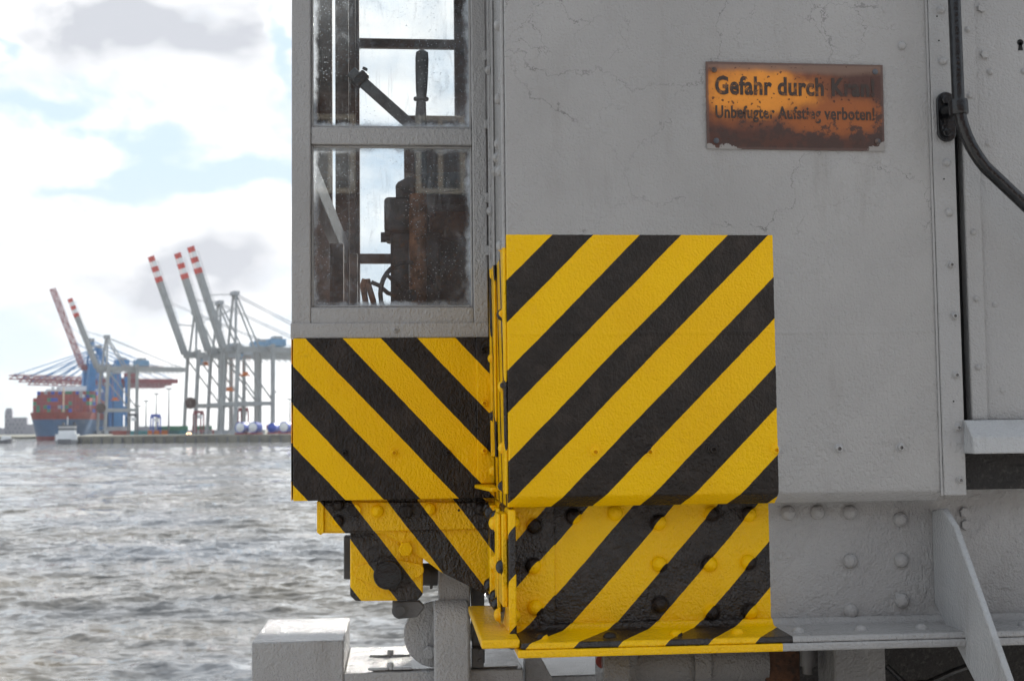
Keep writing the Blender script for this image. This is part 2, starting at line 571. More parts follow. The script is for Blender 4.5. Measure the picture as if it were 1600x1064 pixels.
def build_water():
    rng = np.random.RandomState(5)
    y0 = 1.7 - CAM.y                                   # quay edge, measured from the viewpoint's y
    H = CAM.z - WATER_Z
    inv = np.concatenate([np.linspace(1 / 6.0, 1 / 28.0, 30, endpoint=False), np.linspace(1 / 28.0, 1 / 760.0, 900, endpoint=False), 1 / np.array([760, 810, 880, 1000, 1300, 1800, 2600, 3950.0])])
    d = 1 / inv
    t = np.concatenate([[-40, -12, -5, -2.4, -1.5, -1.0, -0.75], np.linspace(-0.50, 0.10, 640), [0.2, 0.35, 0.6, 0.9, 1.4, 2.4, 5, 12, 40]])
    D, T = np.meshgrid(d, t, indexing='ij')
    X = np.clip(CAM.x + D * T, -2400, 2400)
    Y = CAM.y + D
    Z = np.zeros_like(X)
    dy = np.gradient(d)[:, None] * np.ones_like(T)
    dx = np.abs(np.gradient(t))[None, :] * D
    cell = np.maximum(dy, dx)
    DX = np.zeros_like(X); DY = np.zeros_like(X)
    for i in range(96):
        lam = 0.9 * (5.5 / 0.9) ** rng.rand()
        th = rng.normal(R(-100), R(42))
        kx, ky = math.cos(th) * 2 * math.pi / lam, math.sin(th) * 2 * math.pi / lam
        a = 0.0038 * lam ** 0.92 * rng.uniform(0.5, 1.4)
        fade = np.clip((lam / cell - 2.2) / 3.0, 0, 1)
        ph = kx * X + ky * Y + rng.rand() * 6.28
        env = 0.65 + 0.7 * np.sin(X * rng.uniform(.02, .12) + Y * rng.uniform(.02, .09) + rng.rand() * 6.28) ** 2
        Z += a * fade * env * np.cos(ph)
        s = -a * fade * env * np.sin(ph) * 1.1
        DX += s * math.cos(th); DY += s * math.sin(th)
    far_in = np.clip((D - 70) / 180.0, 0, 1)              # the open fairway is rougher than the lee of the quay
    for i in range(70):
        lam = 3.0 * (26.0 / 3.0) ** rng.rand()
        th = rng.normal(R(-95), R(38))
        kx, ky = math.cos(th) * 2 * math.pi / lam, math.sin(th) * 2 * math.pi / lam
        fade = np.clip((lam / cell - 1.6) / 1.5, 0, 1)
        Z += 0.0040 * lam * rng.uniform(0.4, 1.3) * far_in * fade * np.cos(kx * X + ky * Y + rng.rand() * 6.28)
    X = X + DX; Y = Y + DY
    vs = np.stack([X, Y, Z + WATER_Z], -1).reshape(-1, 3)
    nr, nc = X.shape
    i = np.arange(nr - 1)[:, None] * nc + np.arange(nc - 1)[None, :]
    q = np.stack([i, i + nc, i + nc + 1, i + 1], -1).reshape(-1, 4)[:, ::-1]
    me = bpy.data.meshes.new('river_water')
    me.vertices.add(len(vs)); me.vertices.foreach_set('co', vs.ravel())
    me.loops.add(q.size); me.loops.foreach_set('vertex_index', q.ravel().astype(np.int32))
    me.polygons.add(len(q)); me.polygons.foreach_set('loop_start', np.arange(0, q.size, 4, dtype=np.int32))
    me.polygons.foreach_set('use_smooth', np.ones(len(q), dtype=bool))
    me.update(calc_edges=True); me.validate()
    o = bpy.data.objects.new('river_water', me)
    me.materials.append(water_material())
    COL.objects.link(o)
    o['kind'] = 'structure'


build_water()
q = MB().box(-60, 60, -60, 1.55, -9, 0.0).build('quay_pavement', M_CONC)
q['kind'] = 'structure'
# brick house across the quay road behind the viewpoint: it shows in the cab glass
M_BRICK = simple('dark_brick', (0.085, 0.048, 0.036), 0.85, 0, 1.5, 0.3)
M_FRAME = simple('beige_window_frame', (0.55, 0.49, 0.40), 0.6, 0, 3, 0.05)
M_ROOM = simple('dark_window_glass', (0.02, 0.02, 0.022), 0.15)
BH = empty('brick_house', (0, -22, 0), 'brown brick house with beige window frames, reflected in the cab window', 'house')
MB().box(-16, 18, -30, -22, 0, 8.6).build('wall', M_BRICK, BH)
MB().prism([(-16.4, -30.4, 8.601), (-16.4, -21.6, 8.601), (-16.4, -26, 12.5)], (34.8, 0, 0)).build('roof', simple('dark_slate', (0.05, 0.05, 0.055), 0.7, 0, 2), BH)
for zz, hh in ((6.3, 1.6),):
    for i in range(15):
        x_ = -15.3 + 2.2 * i
        f_ = MB()
        for (a, b_, c, d_) in ((0, 1.0, 0, .11), (0, 1.0, hh - .11, hh), (0, .11, .11, hh - .11), (.89, 1.0, .11, hh - .11), (.45, .55, .11, hh - .11)):
            f_.box(x_ + a, x_ + b_, -21.999, -21.93, zz + c, zz + d_)
        f_ = f_.build('window_frame', M_FRAME, BH)
        MB().box(x_ + .1, x_ + .9, -21.999, -21.97, zz + .1, zz + hh - .1).build('pane', M_ROOM, f_)
# far bank: a land strip to the horizon behind the terminal
MB().box(-2400, 2400, 1120, 3940, WATER_Z - 6, WATER_Z + 2.0).build('far_bank', simple('far_bank_earth', (0.13, 0.13, 0.10), 0.9, 0, 0.02))['kind'] = 'structure'

# ================================================================== THE CRANE
CR = empty('harbour_crane', (0, 0, 0.0), 'grey riveted harbour crane with yellow and black hazard bars, filling the right side', 'crane')
CABY = 0.42
TOPZ = 3.3
# --- shared small fasteners (axis +z locally, bedded 1 mm)
def fastener(name, kind, r, mat):
    m = MB()
    if kind == 'dome':
        prof = [(r * 1.22, -0.001), (r * 1.18, 0.0008)] + [(r * math.cos(a), 0.0008 + r * 0.80 * math.sin(a)) for a in [i * math.pi / 14 for i in range(0, 7)]] + [(0.0, 0.0008 + r * 0.80)]
        m.lathe(prof, (0, 0, 0), (0, 0, 1), 20)
    elif kind == 'flat':
        prof = [(r, -0.001), (r, r * 0.18), (r * 0.86, r * 0.42), (r * 0.5, r * 0.55), (0, r * 0.58)]
        m.lathe(prof, (0, 0, 0), (0, 0, 1), 18)
    elif kind == 'socket':                          # button head screw with a socket
        prof = [(r, -0.001), (r, r * 0.4), (r * 0.8, r * 0.85), (r * 0.48, r * 0.95), (r * 0.42, r * 0.2), (0, r * 0.2)]
        m.lathe(prof, (0, 0, 0), (0, 0, 1), 18)
    elif kind == 'washer':                          # screw on a washer
        prof = [(r * 1.25, -0.001), (r * 1.25, r * 0.12), (r * 0.97, r * 0.2), (r * 0.95, r * 0.5), (r * 0.76, r * 0.85), (r * 0.46, r * 0.95), (r * 0.40, r * 0.25), (0, r * 0.25)]
        m.lathe(prof, (0, 0, 0), (0, 0, 1), 18)
    elif kind == 'hex':
        m.lathe([(r, -0.001), (r, r * 0.5), (r * 0.86, r * 0.62), (0, r * 0.63)], (0, 0, 0), (0, 0, 1), 6, False)
    elif kind == 'slot':
        m.lathe([(r, -0.001), (r * 0.98, r * 0.2), (r * 0.7, r * 0.42), (0, r * 0.46)], (0, 0, 0), (0, 0, 1), 16)
        m.box(-r * 0.85, r * 0.85, -r * 0.09, r * 0.09, r * 0.3, r * 0.475)
    me = m.mesh(name)
    me.materials.append(mat)
    return me


FM = {}


def fm(kind, r, mat):
    k = (kind, round(r, 5), mat.name)
    if k not in FM: FM[k] = fastener('fastener_' + kind, kind, r, mat)
    return FM[k]


def place(name, kind, r, mat, pos, axis, parent, spin=None):
    q = Vector(axis).to_track_quat('Z', 'Y').to_matrix().to_4x4()
    sp = Matrix.Rotation(random.uniform(0, 6.28) if spin is None else spin, 4, 'Z')
    return inst(name, fm(kind, r, mat), Matrix.Translation(Vector(pos)) @ q @ sp, parent)


FRONT = (0, -1, 0)
# --- machinery house front wall: plate with a folded-in lower lip
xL, xR = 0.0, PY(1472, 700, 0).x
zb = PY(1000, 791, 0).z
zf = PY(1000, 771, 0).z
m = MB()
prof = [(0, TOPZ), (0, zf), (0.004, zf - 0.006), (0.028, zb + 0.004), (0.033, zb), (0.040, zb), (0.040, TOPZ)]
NX = 1
m.prism([(xL, y, z) for y, z in prof], (xR - xL, 0, 0))
wall = m.build('house_wall', M_WALL, CR, 0.003)
for px, py in ((930, 706), (1015, 706), (1114, 702), (1212, 703)):
    place('screw', 'washer', 0.0092, M_WALL, PY(px, py, 0), FRONT, wall)
place('screw', 'washer', 0.0095, M_GREY, PY(1310, 701, 0), FRONT, wall)
place('screw', 'washer', 0.0085, M_GREY, PY(1407, 699, 0), FRONT, wall)
place('rivet', 'dome', 0.0095, M_GREY, PY(1409, 72, 0), FRONT, wall)

# --- return wall (faces the river side), with corner angles and rivets
m = MB().box(0.0005, 0.012, 0.0405, CABY + 0.06, zb, TOPZ)
ret = m.build('return_wall', M_RET, CR, 0.001)
MB().box(-0.008, 0.0, 0.004, 0.085, zb + 0.03, TOPZ).build('corner_angle', M_RET, ret, 0.003)
MB().box(-0.006, 0.0, 0.300, 0.372, zb + 0.10, TOPZ).build('corner_angle', M_RET, ret, 0.003)
MB().box(-0.010, 0.0, 0.376, 0.402, zb + 0.10, TOPZ).build('corner_angle', M_RET, ret, 0.003)
LEFT = (-1, 0, 0)
for py, y in ((40, .045), (155, .045), (268, .045), (384, .045), (492, .045), (604, .045), (700, .045)):
    place('rivet', 'dome', 0.0125, M_RET, Vector((-0.008, y, PX(782, py, -0.008).z if False else PY(786, py, y).z)), LEFT, ret)
for py, y in ((125, .05), (225, .19), (247, .24), (268, .29), (110, .33), (330, .33), (560, .33), (650, .33), (735, .33), (760, .2)):
    place('rivet', 'dome', 0.011, M_RET, Vector((-0.010 if y > .3 else -0.0005, y, PY(775, py, y).z)), LEFT, ret)

# --- vertical cover strip, door post, door
STY = -0.006
sx0, sx1 = PY(1470, 600, STY).x, PY(1505, 600, STY).x
zs = PY(1495, 774, STY).z
strip = MB().box(sx0, sx1, STY, -0.0005, zs, TOPZ).build('cover_strip', M_GREY, CR, 0.0025)
MB().box(sx0 - 0.006, sx0 - 0.0005, -0.003, -0.0003, zs, TOPZ).build('strip_lip', M_GREY, strip, 0.001)
for px, py in ((1470, 16), (1473, 96), (1479, 254), (1483, 332), (1486, 414), (1491, 494), (1494, 586), (1497, 668), (1500, 750)):
    k = 'dome' if py < 400 else 'washer'
    place('rivet' if k == 'dome' else 'screw', k, 0.0085 if k == 'dome' else 0.0072, M_GREY, PY(px, py, STY), FRONT, strip)
for px, py in ((1464, 26), (1467, 64), (1475, 280), (1490, 627)):
    place('screw_hole', 'flat', 0.0018, M_DARK, PY(px, py, STY), FRONT, strip)
for px, py in ((1463, 25),):
    pass
DY = 0.012
dx0, dx1 = PY(1511, 500, DY).x, PY(1537, 500, DY).x
zd = PY(1520, 657, DY).z
post = MB().box(dx0, dx1, 0.004, 0.05, zd, TOPZ).build('door_post', M_GREY, CR, 0.003)
for px, py in ((1510, 47), (1513, 150), (1519, 363), (1523, 467), (1526, 574)):
    place('rivet', 'dome', 0.0062, M_GREY, PY(px + 2, py, 0.004), FRONT, post)
door = MB().box(dx1 - 0.001, 2.2, DY, 0.045, zd, TOPZ).build('door', M_GREY, CR, 0.003)
for px, py, k, r in ((1533, 14, 'hex', .010), (1538, 86, 'hex', .010), (1547, 113, 'dome', .007), (1544, 225, 'slot', .0065), (1554, 476, 'slot', .006), (1566, 610, 'slot', .006), (1600, 112, 'dome', .007), (1640, 300, 'hex', .01)):
    place('bolt' if k == 'hex' else ('rivet' if k == 'dome' else 'screw'), k, r, M_GREY, PY(px, py, DY), FRONT, door)
kp = PY(1594, 67, DY)
m = MB().lathe([(0.0072, -0.001), (0.0072, 0.0012)], kp, FRONT, 16)
m.prism([kp + Vector((-0.003, 0, 0)), kp + Vector((0.003, 0, 0)), kp + Vector((0.0055, 0, -0.018)), kp + Vector((-0.0055, 0, -0.018))], (0, -0.0012, 0))
m.build('keyhole', M_DARK, door)
# dark joint behind strip and post
MB().box(sx1 - 0.004, dx0 + 0.004, 0.0305, 0.055, zd, TOPZ).build('door_joint', M_DARK, CR)
# sill box below the door with a slanted top, bitumen packing below it
z1, z2, z3 = PY(1530, 656, -0.02).z, PY(1530, 683, -0.05).z, PY(1530, 709, -0.05).z
m = MB()
xs = PY(1514, 690, -0.03).x
m.prism([(xs, 0.0, z1), (xs, -0.014, z1), (xs, -0.050, z2), (xs, -0.050, z3), (xs, 0.0, z3)], (2.2 - xs, 0, 0))
sill = m.build('door_sill', M_LGREY, CR, 0.003)
zq = PY(1540, 764, 0.02).z
MB().box(xs + 0.006, 2.2, 0.012, 0.10, zq, z3 + 0.001).build('packing_joint', M_BITUMEN, CR)

# --- deck girder under the house: web, riveted, with a projecting foot angle
zt = PY(1000, 780, BEAM_Y).z
zfl = PY(1000, 1000, -0.055).z          # flange top (front edge)
zfb = PY(1000, 1023, -0.055).z
bx1 = 2.2
web = MB().box(0.0165, bx1, BEAM_Y, BEAM_Y + 0.02, zfl - 0.002, zt + 0.06).build('girder_web', M_BEAM, CR)
# second plate lap at the left end (edge seen at px 865)
xl = PY(867, 900, BEAM_Y).x
MB().box(0.0168, xl, BEAM_Y - 0.007, BEAM_Y - 0.0004, zfl + 0.012, zt + 0.03).build('lap_plate', M_BEAM, web, 0.003)
# foot angle: fillet leg + flange of two plates
m = MB()
prof = [(BEAM_Y - 0.0006, zfl + 0.016), (BEAM_Y - 0.010, zfl + 0.015), (BEAM_Y - 0.014, zfl + 0.007), (BEAM_Y - 0.024, zfl + 0.002), (-0.055, zfl), (-0.058, zfl - 0.013), (BEAM_Y - 0.0006, zfl - 0.013)]
m.prism([(0.0165, y, z) for y, z in prof], (bx1 - 0.0165, 0, 0))
fl = m.build('foot_angle', M_BEAM, web, 0.004)
MB().box(0.010, bx1 + 0.01, -0.060, BEAM_Y + 0.10, zfb, zfl - 0.0135).build('bottom_plate', M_FOOT, web, 0.004)
for px, py in ((845, 994), (950, 993), (1053, 992), (1148, 988), (1243, 986), (1340, 985), (1434, 983), (1594, 980)):
    p = PY(px, py, 0.02)
    place('rivet', 'dome', 0.0145, M_BEAMR, (p.x, 0.0, zfl - 0.001), (0, 0.02, 1), fl)
webp = [(834, 821), (833, 884), (836, 949), (896, 806), (961, 801), (1029, 816), (1112, 802), (1170, 803), (1231, 801), (1277, 800), (1328, 800), (1406, 811),
        (1030, 881), (1109, 881), (1169, 878), (1328, 876), (1408, 875), (1031, 944), (1112, 957), (1172, 955), (1329, 954), (1409, 938)]
for px, py in webp:
    yy = BEAM_Y - (0.007 if px < 860 else 0)
    place('rivet', 'dome', 0.0172, M_BEAMR, PY(px, py, yy), FRONT, web)
for px, py in ((1506, 800), (1508, 820)):
    place('bolt', 'hex', 0.012, M_GREY, PY(px, py, BEAM_Y), FRONT, web)

# --- left end: end plate and side girder facing the river
zc = zb - 0.004
endp = MB().box(0.0, 0.016, 0.022, 0.44, zfb + 0.004, zc).build('end_plate', M_BEAM, CR, 0.004)
MB().box(-0.0125, -0.0005, 0.045, 0.145, zfl + 0.06, zc - 0.01).build('side_lap', M_YEL, endp, 0.003)
MB().box(-0.022, -0.0130, 0.060, 0.120, zfl + 0.16, zc - 0.01).build('side_lap', M_YEL, endp, 0.003)
MB().box(-0.0105, -0.0005, 0.22, 0.30, zfl + 0.02, zc - 0.01).build('side_lap', M_LOW, endp, 0.003)
MB().box(-0.018, -0.0005, 0.34, 0.40, zfl + 0.02, zc - 0.01).build('side_lap', M_LOW, endp, 0.003)
# side flange (top worn)
zsf = PX(757, 1003, -0.07).z if False else PY(757, 1000, -0.05).z
fx = PY(752, 1000, -0.05).x
m = MB()
m.prism([(fx, -0.05, zsf), (0.0155, -0.05, zsf), (0.0155, 0.46, zsf), (fx, 0.46, zsf)], (0, 0, -0.018))
sf = m.build('side_flange', M_YEL, endp, 0.004)
for px, py, y, c in ((768, 794, .40, 'b'), (772, 800, .36, 'b'), (778, 807, .26, 'b'), (784, 817, .12, 'y'), (787, 878, .12, 'y'), (793, 885, .06, 'b'), (769, 913, .38, 'b'), (774, 931, .30, 'b'), (781, 943, .24, 'b'), (786, 960, .13, 'y')):
    bx = -0.0225 if y == .12 and py < 900 else (-0.0125 if .045 < y < .145 else (-0.018 if y > .33 else -0.010))
    place('rivet', 'dome', 0.0150, M_BLKP if c == 'b' else M_YEL, (bx, y, PY(px, py, y).z), LEFT, endp)
# rivets inside the corner seen at the web's left edge
for py in (815, 886, 962):
    place('rivet', 'dome', 0.014, M_BEAMR, (0.0165, 0.072, PY(812, py, 0.07).z), (1, 0, 0), endp)

# --- driver's cab
cx0, cx1 = PY(455.5, 300, CABY).x, -0.0105
cb = PY(620, 527, CABY).z
wx0, wx1 = PY(485.5, 300, CABY).x, PY(738.5, 300, CABY).x
w1b, w1t = PY(612, 480, CABY).z, PY(612, 226, CABY).z
w2b = PY(612, 199, CABY).z
w2t = w2b + (w1t - w1b)
FR = 0.05
m = MB()
m.box(cx0, wx0, CABY, CABY + FR, cb, TOPZ)
m.box(wx1, cx1, CABY, CABY + FR, cb, TOPZ)
m2 = [(w1t, w2b), (w2t, w2t + 0.05)]
frame = m.build('cab_frame', M_GREY, CR, 0.003)
MB().box(wx0 + 0.0003, wx1 - 0.0003, CABY + 0.001, CABY + FR, cb, w1b).build('bottom_rail', M_GREY, frame, 0.003)
for a, c in m2:
    MB().box(wx0 + 0.0003, wx1 - 0.0003, CABY + 0.003, CABY + FR, a, c).build('cross_rail', M_GREY, frame, 0.003)
# glazing beads inside each opening
for a, c in ((w1b, w1t), (w2b, w2t), (w2t + .05, TOPZ)):
    m = MB()
    t, y0, y1 = 0.006, CABY + 0.013, CABY + 0.022
    m.box(wx0 + .0004, wx0 + t, y0, y1, a + .0004, c - .0004); m.box(wx1 - t, wx1 - .0004, y0, y1, a + .0004, c - .0004)
    m.box(wx0 + t, wx1 - t, y0, y1, a + .0004, a + t); m.box(wx0 + t, wx1 - t, y0, y1, c - t, c - .0004)
    m.build('glazing_bead', M_GREY, frame, 0.002)
    g = MB().box(wx0 + 0.002, wx1 - 0.002, CABY + 0.0225, CABY + 0.0265, a + 0.002, c - 0.002)
    g.build('window_pane', glass_mat('old_glass', wx0, wx1, a, c), frame)
place('bolt', 'washer', 0.0088, M_GREY, PY(619, 516, CABY + 0.001), FRONT, frame)
# corner welds and bottom lip
MB().box(cx0 - 0.002, cx1, CABY - 0.004, CABY - 0.0002, cb - 0.002, cb + 0.035).build('bottom_lip', M_GREY, frame, 0.003)
for py in (88, 195, 310, 392):
    z = PY(766, py, CABY).z
    MB().box(cx1 - 0.006, cx1 + 0.006, CABY - 0.008, CABY - 0.0002, z - 0.012, z + 0.012).build('stop_lug', M_GREY, frame, 0.002)

# striped apron below the cab window
pz0, pz1 = PY(600, 780.5, 0.41).z, cb - 0.0025
px0, px1 = PY(458, 650, 0.41).x, PY(772, 650, 0.41).x
apron = MB().box(px0, px1, 0.41, 0.43, pz0, pz1).build('cab_apron', M_CAB, CR, 0.002)
ex0 = PY(745, 650, 0.40).x
MB().box(ex0, px1 + 0.001, 0.402, 0.4098, pz0 + 0.035, pz1 - 0.001).build('edge_strip', M_CAB, apron, 0.003)
sh0, sh1 = PY(742, 765, 0.38).x, -0.001
zsh = PY(760, 757, 0.38).z
MB().prism([(sh0, 0.4095, zsh), (sh0 + 0.03, 0.27, zsh - 0.002), (sh1, 0.27, zsh - 0.002), (sh1, 0.4095, zsh)], (0, 0, -0.010)).build('shelf_angle', M_YEL, apron, 0.003)
for px, py, y, r in ((538, 708, .41, .0080), (616, 707, .41, .0080), (700, 707, .41, .0080), (755, 546, .402, .0085), (757, 630, .402, .0085), (757, 704, .402, .0085)):
    place('bolt', 'socket', r, M_CAB, PY(px, py, y), FRONT, apron)
place('bolt', 'flat', .0025, M_CAB, PY(477, 613, .41), FRONT, apron)

# lower chassis panel behind/below the apron
LY = 0.44
def lp(px, py, y=LY): p = PY(px, py, y); return (p.x, y, p.z)
m = MB()
m.prism([lp(503, 770), lp(776, 770), lp(776, 932), lp(762, 930), lp(688, 893), lp(640, 857), lp(600, 833), lp(503, 833)], (0, 0.02, 0))
low = m.build('chassis_panel', M_LOW, CR, 0.003)
MB().prism([lp(495, 783, .425), lp(506, 783, .425), lp(506, 832, .425), lp(501, 836, .425), lp(495, 832, .425)], (0, 0.09, 0)).build('panel_end_flange', M_LOW, low, 0.002)
# overlapping upper strip (horizontal seam at y 830)
MB().prism([lp(506, 784, LY - .008), lp(776, 784, LY - .008), lp(776, 826, LY - .008), lp(600, 830, LY - .008), lp(506, 830, LY - .008)], (0, 0.0076, 0)).build('upper_strip', M_LOW, low, 0.003)
# hanging bracket plate with pin boss
m = MB()
BY = 0.455
m.prism([lp(547, 822, BY), lp(661, 822, BY), lp(661, 928, BY), lp(652, 938, BY), lp(556, 939, BY), lp(547, 931, BY)], (0, 0.03, 0))
brk = m.build('bracket_plate', M_LOW, low, 0.004)
pc = Vector(lp(606, 897, BY))
rb = 0.033
m = MB().lathe([(rb * 1.05, 0.0), (rb * 1.05, 0.012), (rb * 1.0, 0.014), (rb * 0.93, 0.014), (rb * 0.92, 0.010), (rb * 0.80, 0.010), (rb * 0.79, 0.014), (0, 0.0145)], pc + Vector((0, -0.006, 0)), FRONT, 28)
m.build('pin_boss', M_BLKP, brk)
a_, b_ = Vector(lp(566, 893, BY)), Vector(lp(652, 890, BY))
pts = []
cen = [(a_, 0.016), (pc, 0.040), (b_, 0.016)]
for ang in range(0, 360, 15):
    dv = Vector((math.cos(R(ang)), 0, math.sin(R(ang))))
    best = max(cen, key=lambda c: (c[0] + dv * c[1] - pc).dot(dv))
    pts.append(best[0] + dv * best[1])
MB().prism([(p.x, BY - 0.0005, p.z) for p in pts], (0, -0.006, 0)).build('keeper_plate', M_LOW, brk, 0.002)
for px, py in ((634, 857),):
    place('bolt', 'hex', 0.0185, M_LOWR, lp(px, py, LY), FRONT, low, 0.3)
for px, py, k, r in ((529, 788, 'dome', .014), (529, 813, 'dome', .013), (555, 797, 'hex', .016), (590, 798, 'dome', .015), (635, 799, 'hex', .017), (672, 795, 'dome', .015), (752, 794, 'dome', .016)):
    place('rivet' if k == 'dome' else 'bolt', k, r, M_LOWR, lp(px, py, LY - .008), FRONT, low)
place('drill_hole', 'flat', .003, M_DARK, lp(717, 797, LY - .008), FRONT, low)
# clevis link below the bracket
c0 = Vector(lp(625, 953, 0.475))
m = MB()
m.prism([lp(613, 939, .47), lp(655, 938, .47), lp(664, 948, .47), lp(652, 964, .47), lp(622, 967, .47), lp(613, 957, .47)], (0, 0.03, 0))
lk = m.build('clevis_link', M_STEELG, CR, 0.003)
MB().lathe([(0.020, 0), (0.020, 0.006), (0.012, 0.008), (0.012, 0.014), (0.0, 0.014)], c0, FRONT, 20).build('clevis_pin', M_STEELG, lk)
# dark backing behind bracket and right of it
MB().prism([lp(537, 838, .60), lp(560, 838, .60), lp(560, 905, .60), lp(537, 905, .60)], (0, 0.05, 0)).build('rear_bracket', M_STEELG, CR, 0.003)
m = MB().tube([lp(655, 897, .55), lp(684, 897, .55)], 0.028, 18)
m.tube([lp(672, 899, .55), lp(676, 899, .55)], 0.033, 18)
m.build('pin_shaft', M_STEELG, CR)

# --- inside of the cab: river-side wall, back wall with its windows, roof, floor, partition
BK = 1.22
def bp(px, py, y=BK): p = PY(px, py, y); return (p.x, y, p.z)
z_lo, z_hi = pz0 + 0.03, TOPZ
def post_px(mb, pa, pb, y, th=0.05, z0=z_lo, z1=z_hi):
    mb.box(PY(pa, 300, y).x, PY(pb, 300, y).x, y, y + th, z0, z1)
lin = MB()
post_px(lin, 476, 519, BK)
back = lin.build('cab_back_post', M_WOOD, CR, 0.004)
m = MB(); post_px(m, 524, 545, BK); m.build('post_board', M_WOOD, back, 0.004)
m = MB(); post_px(m, 545.3, 556, BK - 0.02, 0.04); m.build('post_board', M_WOOD, back, 0.004)
m = MB(); post_px(m, 556.3, 562, BK - 0.008, 0.05); m.build('post_board', M_WOOD, back, 0.002)
m = MB(); post_px(m, 712, 736, BK); m.build('post_board', M_WOOD, back, 0.004)
xa, xb = PY(562, 300, BK).x, PY(712, 300, BK).x
for pa, pb in ((60, 74), (396, 411)):
    MB().box(xa - 0.002, xb + 0.002, BK + 0.004, BK + 0.03, PY(640, pb, BK).z, PY(640, pa, BK).z).build('back_rail', M_WOOD, back, 0.004)
zA, zB = PY(600, 239, BK - .2).z, PY(600, 205, BK - .2).z
xc1 = PY(775, 300, BK).x + 0.25
MB().box(xc1 - 0.25 + 0.0, xc1, BK, BK + 0.05, z_lo, z_hi).build('back_panel', M_WOOD, back)
MB().box(cx0 + .01, xc1, BK + .0, BK + 0.05, z_lo, PY(600, 500, BK).z).build('back_dado', M_WOOD, back)
# partition on the right, inside the machinery house
MB().box(-0.0005 + 0.02, 0.05, CABY + 0.02, BK, z_lo, z_hi).build('cab_partition', M_WOOD, CR)
MB().box(cx0, xc1, CABY + FR, BK + 0.05, TOPZ, TOPZ + 0.03).build('cab_roof', M_GREY, CR)
MB().box(-0.02, 2.4, -0.02, 1.40, TOPZ + 0.032, TOPZ + 0.06).build('house_roof', M_GREY, CR)
MB().box(2.2, 2.23, 0, 1.40, 1.1, TOPZ + 0.03).build('house_end_wall', M_GREY, CR)
MB().box(0.055, 2.2, 1.37, 1.40, 1.1, TOPZ + 0.03).build('house_rear_wall', M_GREY, CR)
MB().box(cx0, 0.02, CABY + FR + 0.001, BK + 0.05, pz0 - 0.0, z_lo - 0.001).build('cab_floor', M_WOOD, CR)
# river-side wall: posts, sloping window rail and boards
sw = MB()
sw.box(cx0, cx0 + 0.02, CABY + FR + .001, 0.78, z_lo, z_hi)
sidew = sw.build('cab_side_wall', M_WOOD, CR, 0.003)
MB().box(cx0, cx0 + 0.02, 0.781, 0.95, z_lo, z_hi).build('side_board', M_WOOD, sidew, 0.003)
MB().box(cx0, cx0 + 0.02, 0.951, BK - 0.02, PY(505, 335, 1.0).z + .02, z_hi).build('side_board', M_WOOD, sidew, 0.003)
a, c = PY(490, 246, 0.75), PY(556, 398, 1.5)
a = Vector((cx0 + 0.025, .58, PY(500, 262, 0.6).z)); c = Vector((cx0 + 0.09, 1.2, PY(552, 395, 1.2).z))
MB().bar(a, c, 0.03, 0.07).build('window_rail', M_LGREY, sidew, 0.003)
a = PY(531, 420, 0.9); MB().box(a.x - .028, a.x + .01, 0.9, 0.94, z_lo, PY(530, 380, 0.9).z).build('side_mullion', M_WOOD, sidew, 0.003)
a = PY(552, 420, 1.1); MB().box(a.x - .012, a.x + .012, 1.1, 1.14, z_lo, PY(551, 396, 1.1).z).build('side_mullion', M_WOOD, sidew, 0.003)

# outer skin of the cab's river side: grey above, hazard bars below
zwin = PY(505, 335, 1.0).z
for y0_, y1_, z0_, z1_ in ((CABY + FR + .001, 0.9505, cb, z_hi), (0.951, BK + 0.05, zwin + .02, z_hi)):
    MB().box(cx0 - 0.0014, cx0 - 0.0004, y0_, y1_, z0_, z1_).build('side_skin', M_GREY, sidew)
MB().box(cx0 - 0.0014, cx0 - 0.0004, 0.431, BK + 0.05, pz0, cb - 0.001).build('side_apron', M_CAB, sidew)
MB().box(cx0, cx0 + 0.02, 0.951, BK - 0.02, z_lo, z_lo + 0.16).build('side_dado', M_WOOD, sidew)
# --- grab rail beside the door
RY = -0.075
pts = [PY(1490, -260, RY), PY(1491, 0, RY), PY(1497, 150, RY)]
p0, p1, p2 = PY(1497, 160, RY), PY(1502, 216, RY), PY(1540, 262, RY)
for i in range(9):
    t = i / 8
    pts.append(p0 * (1 - t) ** 2 + p1 * 2 * t * (1 - t) + p2 * t * t)
pts.append(PY(1720, 432, RY))
q0 = PY(1735, 446, RY)
pts += [q0, q0 + Vector((0.012, 0.012, -0.010)), q0 + Vector((0.016, 0.035, -0.014)), Vector((q0.x + 0.016, DY - 0.0005, q0.z - 0.014))]
rail = MB().tube(pts, 0.0135, 18).build('grab_rail', M_BLKP, CR)
cpt = PY(1497.5, 168, RY)
MB().lathe([(0.0140, -0.016), (0.0195, -0.016), (0.0205, -0.012), (0.0205, 0.012), (0.0195, 0.016), (0.0140, 0.016)], cpt, (p1 - p0), 20).build('clamp_collar', M_BLKP, rail)
fp = PY(1477, 184, STY)
pl = []
for ang in range(0, 360, 15):
    s_ = 0.034 if 0 <= ang <= 180 else -0.034
    pl.append((fp.x + 0.0215 * math.cos(R(ang)), STY - 0.0005, fp.z + s_ + 0.0215 * math.sin(R(ang))))
mount = MB().prism(pl, (0, -0.008, 0)).build('rail_mount', M_BLKP, rail, 0.002)
MB().tube([fp + Vector((0.002, -0.008, 0.012)), fp + Vector((0.006, -0.04, 0.012)), cpt + Vector((-0.004, 0.012, 0))], [0.017, 0.011, 0.010], 14).build('mount_stem', M_BLKP, mount)
for dz in (0.036, -0.036):
    place('bolt', 'hex', 0.0098, M_BLKP, fp + Vector((-0.002, -0.0085, dz)), FRONT, mount)

